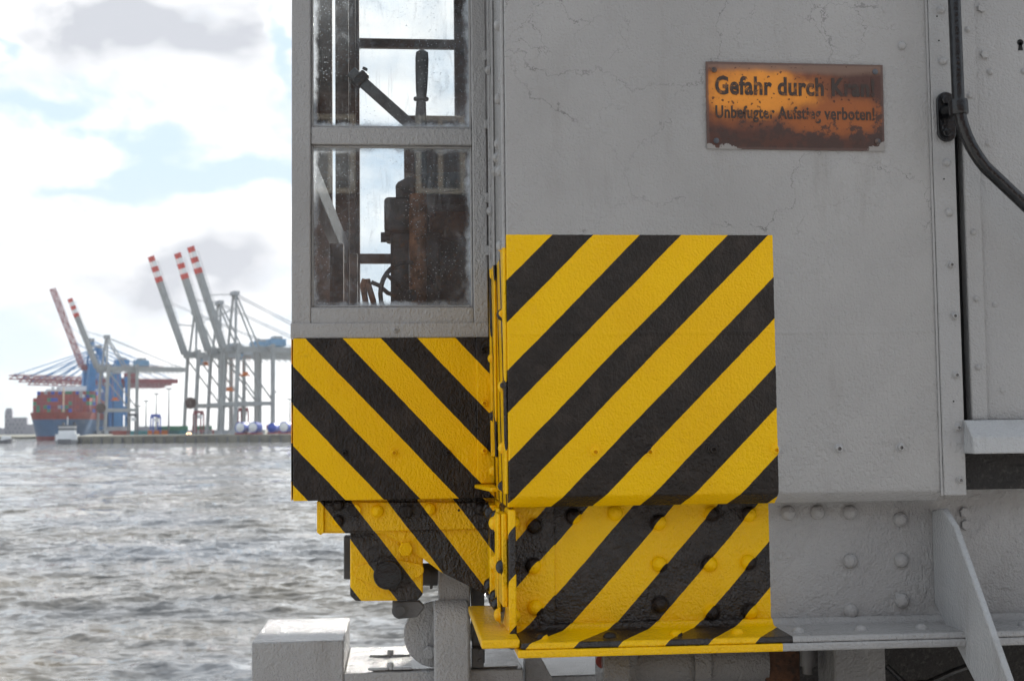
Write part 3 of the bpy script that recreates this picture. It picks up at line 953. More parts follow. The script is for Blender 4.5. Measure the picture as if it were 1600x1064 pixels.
# --- sloping brace plate coming forward from the girder
bxp = PY(1457, 860, BEAM_Y).x
def gp(px, py): p = PX(px, py, bxp); return (bxp, p.y, p.z)
g_pts = [(bxp, BEAM_Y - 0.001, PY(1457, 797, BEAM_Y).z), gp(1472, 794), gp(1490, 822), gp(1575, 1064), gp(1640, 1250), gp(1585, 1250), gp(1522, 1064), (bxp, BEAM_Y - 0.001, PY(1458, 942, BEAM_Y).z)]
MB().prism(g_pts, (0.014, 0, 0)).build('brace_plate', M_LGREY, CR, 0.003)
# --- what hangs below the girder: pipe cross piece, post, rusty plates
UZ = zfb
def up_(px, py, y): return PY(px, py, y)
m = MB()
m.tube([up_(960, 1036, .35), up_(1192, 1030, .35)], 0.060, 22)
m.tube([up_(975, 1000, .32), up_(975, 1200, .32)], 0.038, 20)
M_UND = paint('under_shade_grey', coarse=1.2, grey=(0.17, 0.165, 0.16))  # grey paint darkened to stand for the shade under the girder
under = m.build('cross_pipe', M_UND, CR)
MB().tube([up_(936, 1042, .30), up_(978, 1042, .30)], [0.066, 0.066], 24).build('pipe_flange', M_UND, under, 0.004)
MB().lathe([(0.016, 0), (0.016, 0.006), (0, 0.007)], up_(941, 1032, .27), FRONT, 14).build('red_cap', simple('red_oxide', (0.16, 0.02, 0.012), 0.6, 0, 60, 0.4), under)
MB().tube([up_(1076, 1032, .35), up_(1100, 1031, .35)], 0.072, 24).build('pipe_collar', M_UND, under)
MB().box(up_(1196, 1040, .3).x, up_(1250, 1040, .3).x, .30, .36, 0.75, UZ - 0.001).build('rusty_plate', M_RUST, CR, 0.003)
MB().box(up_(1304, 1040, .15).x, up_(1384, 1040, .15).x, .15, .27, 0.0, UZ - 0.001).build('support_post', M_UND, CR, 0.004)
pg = MB()
pg.tube([up_(1262, 1014, .22), up_(1262, 1040, .22)], 0.018, 14); pg.tube([up_(1262, 1040, .22), up_(1262, 1052, .22)], 0.012, 14)
pg.build('drain_plug', M_STEELG, CR)
m = MB()
cab_pts = [up_(1385, 1040, .25), up_(1415, 1068, .24), up_(1450, 1066, .23), up_(1490, 1048, .22), up_(1540, 1030, .22)]
m.tube(cab_pts, 0.007, 10); m.build('hanging_cable', M_BLKP, CR)
MB().box(0.02, 2.2, 0.5, 1.36, UZ - 0.02, UZ + 0.12).build('under_floor', M_STEELG, CR)
MB().box(up_(1190, 1040, .7).x, 2.2, .70, .73, 0.25, UZ - 0.021).build('shade_backing', M_BITUMEN, CR)  # added dark sheet in bitumen colour, standing for shaded gaps below the girder
for i, px in enumerate((1120, 1420)):
    MB().box(up_(px, 1040, .9).x, up_(px + 60, 1040, .9).x, .9, 1.0, 0.0, UZ - 0.02).build('rear_post', M_STEELG, CR, 0.004)

# ================================================================== undercarriage frame in front of the quay edge
UC = empty('crane_undercarriage', (-0.6, 0.7, 0), 'grey steel undercarriage beam with raised block, lying below the hazard-striped cab', 'undercarriage')
fy0, fy1 = 0.52, 0.90
bz = PY(460, 1002, fy0).z
bx0, bx1_ = PY(393, 1030, fy0).x, PY(537, 1030, fy0).x
blk = MB().box(bx0, bx1_, fy0, fy1, 0.35, bz).build('raised_block', M_GREYR, UC, 0.004)
dz = PY(650, 1049, fy0).z
dx_ = PY(818, 1050, fy0).x
deck = MB().box(bx1_ + 0.0006, dx_, fy0 + 0.002, fy1, 0.35, dz).build('deck_beam', M_GREYR, UC, 0.004)
MB().box(bx1_ + 0.07, dx_ - 0.012, fy0 + 0.02, fy1 - 0.04, dz + 0.0005, dz + 0.004).build('deck_plate', M_GREYR, UC, 0.001)
for py in (1022, 1042):
    p = PZ(610, py, dz + 0.01)
    h = MB().box(p.x - 0.055, p.x - 0.006, p.y - 0.008, p.y + 0.008, dz + 0.0045, dz + 0.011)
    h.box(p.x + 0.006, p.x + 0.052, p.y - 0.008, p.y + 0.008, dz + 0.0045, dz + 0.011)
    h = h.build('hinge', M_LGREY, deck, 0.002)
    MB().lathe([(0, -0.011), (0.007, -0.008), (0.009, 0), (0.007, 0.008), (0, 0.011)], (p.x, p.y, dz + 0.014), (0, 0, 1), 14).build('hinge_knuckle', M_LGREY, h)
# rail clamp: tall plate with a curved guard and a round disc beside it
CY = 0.30
m = MB()
m.box(PY(685, 950, .505).x, PY(735, 950, .505).x, .505, .518, 0.3, PY(700, 870, .5).z)
cl = m.build('clamp_plate', M_GREYR, UC, 0.004)
# curved guard: profile in y-z swept along x
pr = []
gx0, gx1 = PY(678, 1000, .47).x, PY(733, 1000, .47).x
zt_ = PY(700, 936, .50).z; zl_ = 0.3
for i in range(9):
    a = math.pi / 2 * i / 8
    pr.append((0.504 - 0.05 * math.sin(a), zt_ - 0.05 * (1 - math.cos(a)) * 1.5))
pr = [(0.504, zt_)] + pr + [(0.454, zl_), (0.504, zl_)]
m = MB(); m.prism([(gx0, y, z) for y, z in pr[1:]], (gx1 - gx0, 0, 0))
m.build('curved_guard', M_GREYR, cl, 0.006, 3)
dc = PY(682, 990, .545)
MB().lathe([(0.080, 0), (0.082, 0.003), (0.082, 0.017), (0.080, 0.020), (0, 0.020)], dc + Vector((0, 0.015, 0)), FRONT, 40).build('clamp_disc', M_GREYR, cl)
hb = PY(671, 1017, .54)
MB().lathe([(0.017, 0), (0.017, 0.02), (0, 0.02)], hb, FRONT, 6, False).build('disc_bolt', M_GREYR, cl, 0.002)
MB().box(PY(737, 1000, .56).x, PY(757, 1000, .56).x, .55, .58, dz + 0.01, PY(740, 890, .56).z).build('guide_bar', M_STEELG, cl, 0.003)
MB().tube([PY(736, 905, .53), PY(739, 960, .53), PY(735, 1000, .53)], 0.004, 10).build('brake_line', M_STEELG, cl)
jb = MB().box(PY(737, 1000, .52).x, PY(756, 1000, .52).x, .53, .549, dz + .002, PY(740, 1012, .53).z).build('clamp_foot', M_STEELG, cl, 0.003)
for py in (1017, 1032):
    place('bolt', 'hex', 0.0065, M_STEELG, PY(751, py, .53), FRONT, jb)
# slanting leg and sunlit foot plate further right
MB().prism([PY(820, 1020, .62), PY(842, 1020, .62), PY(880, 1090, .62), PY(820, 1090, .62)], (0, 0.05, 0)).build('slanting_leg', M_GREYR, UC, 0.004)
MB().box(PY(820, 1050, .8).x, 1.6, .75, 1.5, 0.3, PY(880, 1055, .75).z).build('foot_plate', M_LGREY, UC, 0.004)

# ================================================================== rusty enamel sign on the wall
def sign_material(c, w, h, letters=False):
    m, nt, b, pos = new_mat('sign_letters' if letters else 'rusty_enamel')
    x, y, z = sep(nt, pos)
    u = (x - c.x) / w; v = (z - c.z) / h                 # -0.5 .. 0.5
    n1 = noise(nt, pos, 26, 7, 0.66); n2 = noise(nt, pos, 90, 5, 0.7); n3 = noise(nt, pos, 11, 3, 0.5)
    rr = ((u + 0.24) * 1.25).op('POWER', 2.0) + ((v - 0.16) * 1.5).op('POWER', 2.0)
    r2 = ((u - 0.22) * 1.5).op('POWER', 2.0) + ((v + 0.10) * 2.4).op('POWER', 2.0)
    e = (u.op('ABSOLUTE') * -1.0 + 0.5).op('MINIMUM', (v.op('ABSOLUTE') * -1.0 + 0.5) * 0.5)
    bright = (rr + (n3 - 0.5) * 0.35 + (n1 - 0.5) * 0.25).ss(0.26, 0.02)
    mid = (r2.op('MINIMUM', rr) + (n1 - 0.5) * 0.5).ss(0.50, 0.05)
    col = mix(nt, mid, (0.075, 0.030, 0.021), (0.30, 0.088, 0.022))
    col = mix(nt, bright, col, (0.74, 0.27, 0.03))
    dark = (n1 * 0.7 + n2 * 0.3 + (v * -1.0) * 0.20 + u * 0.05 - e * 0.30).ss(0.52, 0.58)
    col = mix(nt, dark * 0.9, col, (0.050, 0.026, 0.021))
    top = (v + (n3 - 0.5) * 0.16 + u * 0.05).ss(0.35, 0.43)
    col = mix(nt, top * 0.8, col, (0.20, 0.125, 0.09))
    spots = voronoi(nt, pos, 110).lt(n2.ss(0.44, 0.72) * 0.50)
    col = mix(nt, spots * 0.85, col, (0.06, 0.018, 0.010))
    if letters:
        eat = (noise(nt, pos, 34, 5, 0.7) - ((u - 0.06).op('ABSOLUTE') + (v + 0.08).op('ABSOLUTE') * 1.3) * 0.45).ss(0.46, 0.56)
        fade = n2.ss(0.50, 0.66) * 0.35
        col = mix(nt, eat.op('MAXIMUM', fade), (0.042, 0.028, 0.022), col)
    rim = (e + (n2 - 0.5) * 0.015).ss(0.016, 0.008)
    col = mix(nt, rim * 0.8, col, (0.10, 0.06, 0.05))
    flake = ((u.op('ABSOLUTE') * 0.55 + v * -1.0 + (n1 - 0.5) * 0.42)).gt(0.705)
    col = mix(nt, flake, col, (0.27, 0.255, 0.24))
    link(nt, col, b.inputs['Base Color'])
    link(nt, n1 * 0.3 + 0.30, b.inputs['Roughness'])
    bump(nt, b, n1 * 0.6 + n2 * 0.4 + spots * -0.3, 0.0018, 0.7)
    return m


SY = -0.0045
c4 = [PY(1102, 99, SY), PY(1378, 101, SY), PY(1383.5, 233, SY), PY(1106, 235, SY)]
sc_ = sum(c4, Vector()) / 4
sw_, sh_ = (c4[1] - c4[0]).length, (c4[3] - c4[0]).length
SG = empty('warning_sign', (sc_.x, -0.0005, sc_.z), 'rusty orange enamel warning sign with German lettering screwed to the grey wall', 'sign')
tilt = R(-0.35)
def sg(u, v, y=SY):
    a, b_ = u * sw_, v * sh_
    return Vector((sc_.x + a * math.cos(tilt) - b_ * math.sin(tilt), y, sc_.z + a * math.sin(tilt) + b_ * math.cos(tilt)))
ms = MB()
nu, nv = 24, 12
vs, fs = [], []
for j in range(nv + 1):
    for i in range(nu + 1):
        u, v = i / nu - .5, j / nv - .5
        p = sg(u, v); ed = min(i, nu - i, (j), (nv - j))
        p.y -= 0.0 if ed == 0 else (0.0012 if ed == 1 else 0.0022 + 0.0006 * math.sin(u * 9) * math.cos(v * 7))
        vs.append(p)
for j in range(nv):
    for i in range(nu):
        k = j * (nu + 1) + i
        fs.append((k, k + 1, k + nu + 2, k + nu + 1))
ms.add(vs, fs, True)
ring = [sg(-.5, -.5), sg(.5, -.5), sg(.5, .5), sg(-.5, .5)]
ms.add(ring + [p + Vector((0, 0.0042, 0)) for p in ring], [(0, 4, 5, 1), (1, 5, 6, 2), (2, 6, 7, 3), (3, 7, 4, 0), (4, 7, 6, 5)])
M_SIGN = sign_material(sc_, sw_, sh_)
M_LET = sign_material(sc_, sw_, sh_, True)
plate = ms.build('sign_plate', M_SIGN, SG)


def text_mesh(body, width, height, bold):
    cu = bpy.data.curves.new('lettering', 'FONT')
    cu.body = body; cu.size = 1.0; cu.offset = bold; cu.resolution_u = 4; cu.space_character = 1.06
    o = bpy.data.objects.new('lettering_tmp', cu); COL.objects.link(o)
    dg = bpy.context.evaluated_depsgraph_get(); dg.update()
    me = bpy.data.meshes.new_from_object(o.evaluated_get(dg))
    bpy.data.objects.remove(o)
    co = np.array([v.co for v in me.vertices])
    lo, hi = co.min(0), co.max(0)
    k = height                                       # cap height of the builtin face is about 0.73
    for v in me.vertices:
        v.co.x = (v.co.x - lo[0]) / (hi[0] - lo[0]) * width
        v.co.y = v.co.y / 0.73 * k
    return me


def lettering(body, pa, pb, ybase, cap, bold):
    a, c = PY(pa, ybase, SY), PY(pb, ybase + 1, SY)
    me = text_mesh(body, (c - a).length, cap, bold)
    me.materials.append(M_LET)
    mw = Matrix.Translation((a.x, SY - 0.0031, a.z)) @ Matrix.Rotation(tilt, 4, 'Y').inverted() @ Matrix.Rotation(R(90), 4, 'X')
    return inst('lettering', me, mw, plate)


pxm = 2000 / 2.7
lettering('Gefahr durch Kran!', 1117, 1366, 147, 29.5 / pxm, 0.036)
lettering('Unbefugter Aufstieg verboten!', 1117.5, 1366, 184.5, 20.5 / pxm, 0.028)
for px, py in ((1115.5, 110), (1367, 113), (1119, 220.5), (1371, 221.5)):
    p = PY(px, py, SY)
    place('screw', 'slot', 0.0062, M_IRON, (p.x, SY - 0.0018, p.z), FRONT, SG, R(90))

# ================================================================== control stand inside the cab
CN = empty('control_stand', (PY(670, 400, .8).x, .8, z_lo), 'dark iron control stand with levers and rusty column behind the cab window', 'control stand')
KY = 0.72
def kp_(px, py, y=KY): p = PY(px, py, y); return Vector((p.x, y, p.z))
def kbox(mb, pa, pb, ya, yb, y0, y1):
    a, b_ = PY(pa, ya, y0), PY(pb, yb, y0)
    mb.box(a.x, b_.x, y0, y1, b_.z, a.z); return mb
kbox(MB(), 600, 648, 307, 362, KY, KY + .25).build('controller_drum', M_IRON, CN, 0.012, 3)
kbox(MB(), 610, 690, 362, 640, KY + .02, KY + .28).build('pedestal', M_IRON, CN, 0.008)
kn = MB().tube([kp_(611, 371, KY + .1), kp_(599, 371, KY + .1)], 0.010, 14); kn.tube([kp_(603, 371, KY + .1), kp_(595, 371, KY + .1)], 0.014, 14)
kn.build('side_knob', M_IRON, CN)
MB().tube([kp_(653, 640, KY - .03), kp_(653, 296, KY - .03)], 0.0235, 18).build('rusty_column', M_RUSTCOL, CN)
hd = MB()
a_ = [kp_(617, 291, KY - .06), kp_(622, 284, KY - .06), kp_(650, 270, KY - .06), kp_(745, 268, KY - .06), kp_(745, 300, KY - .06), kp_(632, 301, KY - .06)]
hd.prism(a_, (0, 0.2, 0)); hd.build('hood', M_IRON, CN, 0.004)
kbox(MB(), 631, 790, 180, 272, KY + .30, KY + .42).build('rear_cabinet', M_WOOD, CN, 0.005)
kbox(MB(), 660, 790, 295, 640, KY + .30, KY + .45).build('switch_cabinet', M_IRON, CN, 0.005)
kbox(MB(), 672, 742, 330, 372, KY + .22, KY + .299).build('nameplate_box', M_RUSTCOL, CN, 0.006)
kbox(MB(), 676, 745, 392, 640, KY + .12, KY + .299).build('motor_case', M_IRON, CN, 0.02, 3)
# hand wheel
hw = MB(); wc = kp_(640, 462, KY - .05); ring_ = []
for i in range(29):
    a = 2 * math.pi * i / 28
    ring_.append(wc + Vector((0.076 * math.cos(a), 0.045 * math.cos(a), 0.088 * math.sin(a))))
hw.tube(ring_, 0.0062, 8, False)
for a in (0.4, 2.5, 4.6):
    hw.tube([wc, wc + Vector((0.076 * math.cos(a), 0.045 * math.cos(a), 0.088 * math.sin(a)))], 0.005, 8)
hw.lathe([(0.016, -.012), (0.016, .012), (0, .013)], wc, (0.5, -0.85, 0), 14)
hw.build('hand_wheel', M_IRON, CN)
lv = MB().tube([kp_(575, 500), kp_(571, 470), kp_(567, 446), kp_(569, 436)], [0.006, 0.0085, 0.0085, 0.006], 12)
lv.build('small_lever', M_RUSTCOL, CN)
lv = MB().tube([kp_(588, 500), kp_(583, 470), kp_(576, 447), kp_(575, 436)], [0.006, 0.0085, 0.0085, 0.006], 12)
lv.build('small_lever', M_RUSTCOL, CN)
MB().tube([kp_(580, 441), kp_(592, 446), kp_(606, 458), kp_(618, 462)], 0.006, 10).build('lever_link', M_IRON, CN)
# the two long levers seen in the upper pane
g = MB()
g.tube([kp_(657, 272), kp_(657, 196), kp_(658, 160)], [0.0175, 0.0165, 0.013], 16)
M_LEVER = simple('blue_grey_lever', (0.17, 0.19, 0.21), 0.5, 0, 20, 0.4, 0.001, 60)
lever = g.build('upright_lever', M_LEVER, CN)
g = MB()
g.lathe([(0.010, 0), (0.0205, 0.002), (0.0205, 0.008), (0.010, 0.011)], kp_(658, 158), (0.02, 0, 1), 16)
g.lathe([(0.0135, 0), (0.0155, 0.02), (0.0175, 0.07), (0.0180, 0.105), (0.0165, 0.122), (0.008, 0.128), (0, 0.129)], kp_(658.5, 152), (0.02, 0, 1), 18)
g.build('lever_grip', M_LEVER, lever)
a, c = kp_(655, 208), kp_(548, 112)
dl = MB().bar(a, c, 0.014, 0.030).build('slanting_lever', M_LEVER, CN, 0.003)
d_ = (c - a).normalized()
q_ = kp_(563, 125)
MB().bar(q_ - d_ * .013, q_ + d_ * .013, 0.028, 0.046).build('lever_clamp', M_IRON, dl, 0.004)
place('bolt', 'hex', 0.008, M_IRON, q_ + Vector((0.012, 0, 0.028)), (0.5, 0, 1), dl)

# ================================================================== the terminal across the river
QZ = WATER_Z + 3.9
def far(px, D, z=None):
    y = CAM.y + D
    return Vector((PY(px, 664, y).x, y, QZ if z is None else z))


C_WHT = simple('crane_grey_white', (0.31, 0.325, 0.33), 0.55, 0, 0.2, 0.1)
C_RED = simple('crane_red', (0.50, 0.06, 0.045), 0.55, 0, 0.2, 0.12)
C_REEL = simple('reel_brown', (0.085, 0.055, 0.05), 0.7, 0, 0.3, 0.2)
C_BLUE = simple('crane_blue', (0.045, 0.19, 0.42), 0.55, 0, 0.2, 0.12)
C_DRED = simple('faded_red', (0.24, 0.055, 0.065), 0.6, 0, 0.2, 0.15)
C_HOUSE = simple('machinery_blue', (0.15, 0.29, 0.45), 0.6, 0, 0.3, 0.15)
C_DK = simple('far_dark_steel', (0.12, 0.125, 0.14), 0.6, 0, 0.3, 0.2)
C_CONC = simple('far_quay_wall', (0.20, 0.19, 0.155), 0.9, 0, 0.09, 0.3, dirt=(0.10, 0.10, 0.08))
C_WHITE = simple('white_hull_paint', (0.75, 0.76, 0.77), 0.5, 0, 0.3, 0.06)
C_ORANGE = simple('orange_paint', (0.60, 0.16, 0.03), 0.6, 0, 0.3, 0.12)
C_GREEN = simple('green_container', (0.05, 0.22, 0.13), 0.6, 0, 0.3, 0.2)
C_REDC = simple('red_container', (0.30, 0.055, 0.045), 0.6, 0, 0.3, 0.2)
C_TEAL = simple('teal_container', (0.06, 0.24, 0.27), 0.6, 0, 0.3, 0.2)
C_GREYC = simple('grey_container', (0.33, 0.35, 0.37), 0.6, 0, 0.3, 0.2)
C_RBLUE = simple('royal_blue', (0.03, 0.08, 0.42), 0.5, 0, 0.3, 0.15)
C_CITY = simple('city_grey', (0.27, 0.27, 0.31), 0.8, 0, 0.02, 0.12)

RZQ = R(28)
# quay body: front face towards us, left edge running away with the rails
fq = [far(118, 700), far(900, 640), far(1800, 1150), far(150, 1150)]
m = MB(); m.prism([(p.x, p.y, QZ) for p in fq][::-1], (0, 0, -14)); fq_o = m.build('far_quay', C_CONC); fq_o['kind'] = 'structure'
m = MB()
a_, c_ = far(119, 699.5), far(899, 639.5)
n_ = 46
for i in range(n_):
    t = (i + .5) / n_
    if t > 0.62: break
    p = a_.lerp(c_, t)
    MB().box(p.x - .35, p.x + .35, p.y - .5, p.y + 0.2, WATER_Z - 1, QZ - 0.9).build('fender_pile', C_DK, fq_o)


def gantry(px, D, label, col, boomcol, bands, H=50.0, gauge=23.0, wid=20.0, boom_deg=20.0, boom_len=63.0, apex=31.0, back=52.0, leg_w=2.0, rz=RZQ, house=C_HOUSE, lowered=False, lattice=False, reel=True, spz=25.0):
    o = empty('container_crane', far(px, D), label, 'crane', 'container cranes on the far quay', rz)
    P = lambda nm, mb, mat, par=None: mb.build(nm, mat, par or o, local=True)
    W2 = wid / 2
    for sx in (0, 1):
        for sy in (-1, 1):
            x0 = gauge * sx; xt = x0 + (2.2 if sx == 0 else 0.0)
            P('leg', MB().bar((x0, sy * W2, 2.2), (xt, sy * W2, H + 2), leg_w * (1.0 if sy < 0 else .85), leg_w, (0, 1, 0)), col)
            b = MB().box(x0 - 1.5, x0 + 1.5, sy * W2 - 4.5, sy * W2 + 4.5, 0.0, 2.4)
            P('bogie', b, C_GREYC if col is not C_BLUE else C_DRED)
    for sy in (-1, 1):
        P('portal_beam', MB().bar((0.5, sy * W2, 17.5), (gauge, sy * W2, 17.5), 1.4, 2.4), col)
        P('sill_beam', MB().bar((0.2, sy * W2, 4.6), (gauge, sy * W2, 4.6), 1.2, 1.6), col) if col is C_BLUE else None
        P('diagonal_brace', MB().bar((1.6, sy * W2, H - 3), (gauge, sy * W2, 19), 0.8, 0.8), col)
    for x in (0.4, gauge):
        P('cross_beam', MB().bar((x, -W2, 17.5), (x, W2, 17.5), 1.4, 2.0), col)
        P('top_beam', MB().bar((x + (1.8 if x < 5 else 0), -W2, H), (x + (1.8 if x < 5 else 0), W2, H), 1.6, 2.4), col)
    for sy in (-1, 1):
        g_ = P('girder', MB().bar((-3, sy * 3.2, H - 1.0), (gauge + back, sy * 3.2, H - 1.0), 1.3, 3.4), boomcol)
        w = MB()
        for i in range(18):
            x = -2 + i * (gauge + back) / 18
            w.bar((x, sy * 4.3, H + 0.6), (x, sy * 4.3, H + 2.0), 0.15)
            w.bar((x, sy * 3.2, H - 2.8), (x + 1.6, sy * 3.2, H - 4.6), 0.35)
        w.bar((-2, sy * 4.3, H + 1.9), (gauge + back - 2, sy * 4.3, H + 1.9), 0.15)
        P('girder_walkway', w, C_GREYC, g_)
    # boom: hinged at the river side
    th = R(boom_deg) if not lowered else R(88.5)
    dv = Vector((-math.sin(th), 0, math.cos(th))); hg = Vector((-3.2, 0, H - 0.6)); nv_ = Vector((math.cos(th), 0, math.sin(th)))
    tip0 = 0.74 if bands else 1.0
    for sy in (-1, 1):
        off = Vector((0, sy * 2.4, 0))
        bm = MB()
        if lattice:
            for k in (-1.4, 1.4):
                bm.bar(hg + off + nv_ * k, hg + off + nv_ * k + dv * boom_len * tip0, 0.7, 0.7)
            n = 15
            for i in range(n):
                s0, s1 = i / n * boom_len, (i + 1) / n * boom_len
                bm.bar(hg + off + nv_ * (-1.4 if i % 2 else 1.4) + dv * s0, hg + off + nv_ * (1.4 if i % 2 else -1.4) + dv * s1, 0.45)
        else:
            bm.bar(hg + off, hg + off + dv * boom_len * tip0, 1.2, 2.8, (0, 1, 0) if False else tuple(nv_))
        bo = P('boom', bm, boomcol)
        if bands:
            nb = 5
            for i in range(nb):
                s0, s1 = tip0 + (1 - tip0) * i / nb, tip0 + (1 - tip0) * (i + 1) / nb
                wgt = 2.75 - 0.8 * (i / nb)
                P('boom_band', MB().bar(hg + off + dv * boom_len * s0, hg + off + dv * boom_len * (s1 - 0.0005), 1.5, wgt, tuple(nv_)), C_RED if i % 2 == 0 else C_WHITE, bo)
        rb = MB()
        for i in range(22):
            s0 = (i + .5) / 22 * boom_len * 0.95
            rb.bar(hg + off + dv * s0 + nv_ * 1.6, hg + off + dv * s0 + nv_ * 2.7, 0.22)
        rb.bar(hg + off + nv_ * 2.6, hg + off + nv_ * 2.6 + dv * boom_len * .95, 0.18)
        P('boom_walkway', rb, C_GREYC if not lattice else boomcol, bo)
    # A-frame and stays
    ap = Vector((3.5, 0, H + apex))
    for sy in (-1, 1):
        t_ = ap + Vector((0, sy * 2.2, 0))
        P('mast_leg', MB().bar((1.8, sy * 6, H), t_, 1.2, 1.2), col)
        P('mast_strut', MB().bar((gauge * .75, sy * 4, H), t_, 0.8, 0.8), col)
        P('back_stay', MB().bar((gauge + back - 4, sy * 3.2, H + 0.5), t_, 0.38, 0.38), col)
        if lowered:
            for f_ in (0.95, 0.75, 0.55, 0.35):
                P('fore_stay', MB().bar(hg + dv * boom_len * f_ + Vector((0, sy * 3, 1.5)), t_, 0.42), col)
        else:
            P('fore_stay', MB().bar(hg + dv * boom_len * .52 + Vector((0, sy * 3, 0)) + nv_ * 1.5, t_, 0.22), col)
            P('fore_stay', MB().bar(hg + dv * boom_len * .30 + Vector((0, sy * 3, 0)) + nv_ * 1.5, t_ - Vector((0, 0, 8)), 0.35), col)
    P('mast_head', MB().box(ap.x - 1.6, ap.x + 1.6, -3.6, 3.6, ap.z - 0.8, ap.z + 1.6), C_GREYC)
    # machinery house, trolley with hanging spreader, cable reel, ladder cab
    hs = P('machinery_house', MB().box(gauge + 1, gauge + 11, -3.5, 3.5, H + 1.2, H + 5.6), house)
    P('house_roof_crane', MB().box(gauge + 4, gauge + 9, -3, 3, H + 5.65, H + 7.2), C_GREYC, hs)
    tr = P('trolley', MB().box(7, 13, -4, 4, H - 4.6, H - 2.6), C_GREYC)
    P('driver_cab', MB().box(3.5, 6.5, -5.4, -2.4, H - 7.2, H - 4.0), house, tr)
    sp = MB()
    for x in (8, 12):
        for yy in (-2, 2): sp.bar((x, yy, H - 4.5), (x, yy, spz + 1), 0.12)
    sp.box(7.0, 13.0, -1.2, 1.2, spz - .4, spz + .4); sp.box(8.5, 11.5, -1.0, 1.0, spz + .4, spz + 2)
    P('spreader', sp, C_ORANGE, tr)
    if reel:
        rl = MB().lathe([(3.6, -0.5), (3.6, 0.5), (3.0, 0.55), (2.9, 0.3), (1.0, 0.35), (1.0, 0.6), (0, 0.6)], (-3.4, -W2 - 1.6, 19.0), (0.2, -1, 0), 24)
        P('cable_reel', rl, C_REEL)
        P('reel_arm', MB().bar((0, -W2, 17), (-3.4, -W2 - .8, 18.5), 0.9), col)
    return o


gantry(357, 750, 'pale grey container crane with its boom raised, nearest and rightmost on the far quay', C_WHT, C_WHT, True, boom_deg=19.0, boom_len=61, reel=False, spz=34)
gantry(333, 775, 'pale grey container crane with its boom raised, middle of the three red-tipped ones', C_WHT, C_WHT, True, boom_deg=18.5, boom_len=60.5, apex=28, reel=False, spz=26)
gantry(296, 808, 'pale grey container crane with its boom raised, leftmost of the three red-tipped ones', C_WHT, C_WHT, True, boom_deg=20.0, boom_len=63.5, apex=25, spz=43)
gantry(158, 960, 'small pale grey container crane with raised boom, standing just right of the blue crane', C_WHT, C_WHT, True, boom_deg=22.0, boom_len=54, H=49, back=40, apex=22)
gantry(134, 1010, 'bright blue container crane with a raised dark red boom beside the container ship', C_BLUE, C_DRED, False, boom_deg=21.0, boom_len=64, H=52, gauge=21, leg_w=5.4, wid=16, apex=20, back=38, lattice=True, house=C_BLUE)
for i, (px, D, lb) in enumerate(((146, 1060, 'blue container crane with lowered red lattice boom, nearest of those over the ship'),
                                (150, 1120, 'blue container crane with lowered red lattice boom, second of those over the ship'),
                                (153, 1190, 'blue container crane with lowered red lattice boom, farthest of those over the ship'))):
    gantry(px, D, lb, C_BLUE, C_DRED, False, H=44, gauge=24, apex=26, back=44 - 4 * i, boom_len=62 - 2 * i, lowered=True, lattice=True, house=C_DRED, leg_w=3.0)

# --- container ship, bow towards us
SH = empty('container_ship', far(82, 930, WATER_Z), 'blue and red container ship moored bow-on, loaded with coloured containers', 'ship', None, R(4))
def loft(secs, name, mat):
    m = MB(); n = len(secs[0]); vs = [p for s_ in secs for p in s_]
    fs = [(i * n + k, i * n + k + 1, (i + 1) * n + k + 1, (i + 1) * n + k) for i in range(len(secs) - 1) for k in range(n - 1)]
    m.add(vs, fs, True); return m.build(name, mat, SH, local=True)
def hull_sec(y, wt, wb, z0, z1, n=9):
    out = []
    for k in range(2 * n + 1):
        t = (k - n) / n; s_ = 1 if t >= 0 else -1; h_ = abs(t)
        out.append((s_ * (wb + (wt - wb) * h_ ** 1.3), y + 6 * (1 - h_) * 0, z0 + (z1 - z0) * h_) if h_ > 0 else (0, y, z0))
    return out
HB = 20.5
def hullband(z0, z1, name, mat):
    secs = []
    for y, f in ((0, 0.0), (3, .30), (8, .58), (16, .84), (28, 1.0), (120, 1.0)):
        row_l, row_r = [], []
        for k in range(6):
            z = z0 + (z1 - z0) * k / 5; h_ = z / 22.0
            w_ = HB * min(1, (f ** (1.5 - 1.0 * h_)) if f > 0 else 0.0) * (0.78 + .22 * min(1, h_ * 1.2) if y < 120 else 1)
            yy = y + (1 - h_) * 7 * (1 - f)
            row_l.append((-w_, yy, z)); row_r.append((w_, yy, z))
        secs.append(row_l[::-1] + row_r)
    return loft(secs, name, mat)
hullband(-0.5, 3.0, 'boot_top', C_DRED)
hullband(3.0, 15.0, 'hull', simple('ship_hull_blue', (0.07, 0.15, 0.28), 0.5, 0, 0.05, 0.2))
hullband(15.0, 20.0, 'bulwark', C_REDC)
MB().box(-20.2, 20.2, 26, 118, 19.0, 19.9).build('deck', C_GREYC, SH, local=True)
rc = random.Random(4)
cols = [C_REDC, C_DRED, C_DRED, C_GREEN, C_GREYC, C_RBLUE, C_DRED, C_REDC, C_DRED, C_REDC]
for ci, cm in enumerate({c_.name: c_ for c_ in cols}.values()):
    st = MB()
    r2 = random.Random(99)
    for bay in range(3):
        for i in range(16):
            for k in range(5 + (bay > 0)):
                pick = cols[r2.randrange(len(cols))]
                if bay == 0 and k == 4 and (i < 2 or i > 13): continue
                if pick.name == cm.name:
                    x = -20 + i * 2.5
                    st.box(x, x + 2.4, 32 + bay * 14, 44 + bay * 14, 20.2 + k * 2.65, 20.2 + k * 2.65 + 2.55)
    if st.v:
        st.build('container_stack', cm, SH, local=True)['kind'] = 'stuff'
br = MB().box(-20.5, 20.5, 80, 90, 36.2, 38.6).box(-13, 13, 82, 92, 20, 41)
br.build('bridge', C_WHITE, SH, local=True)
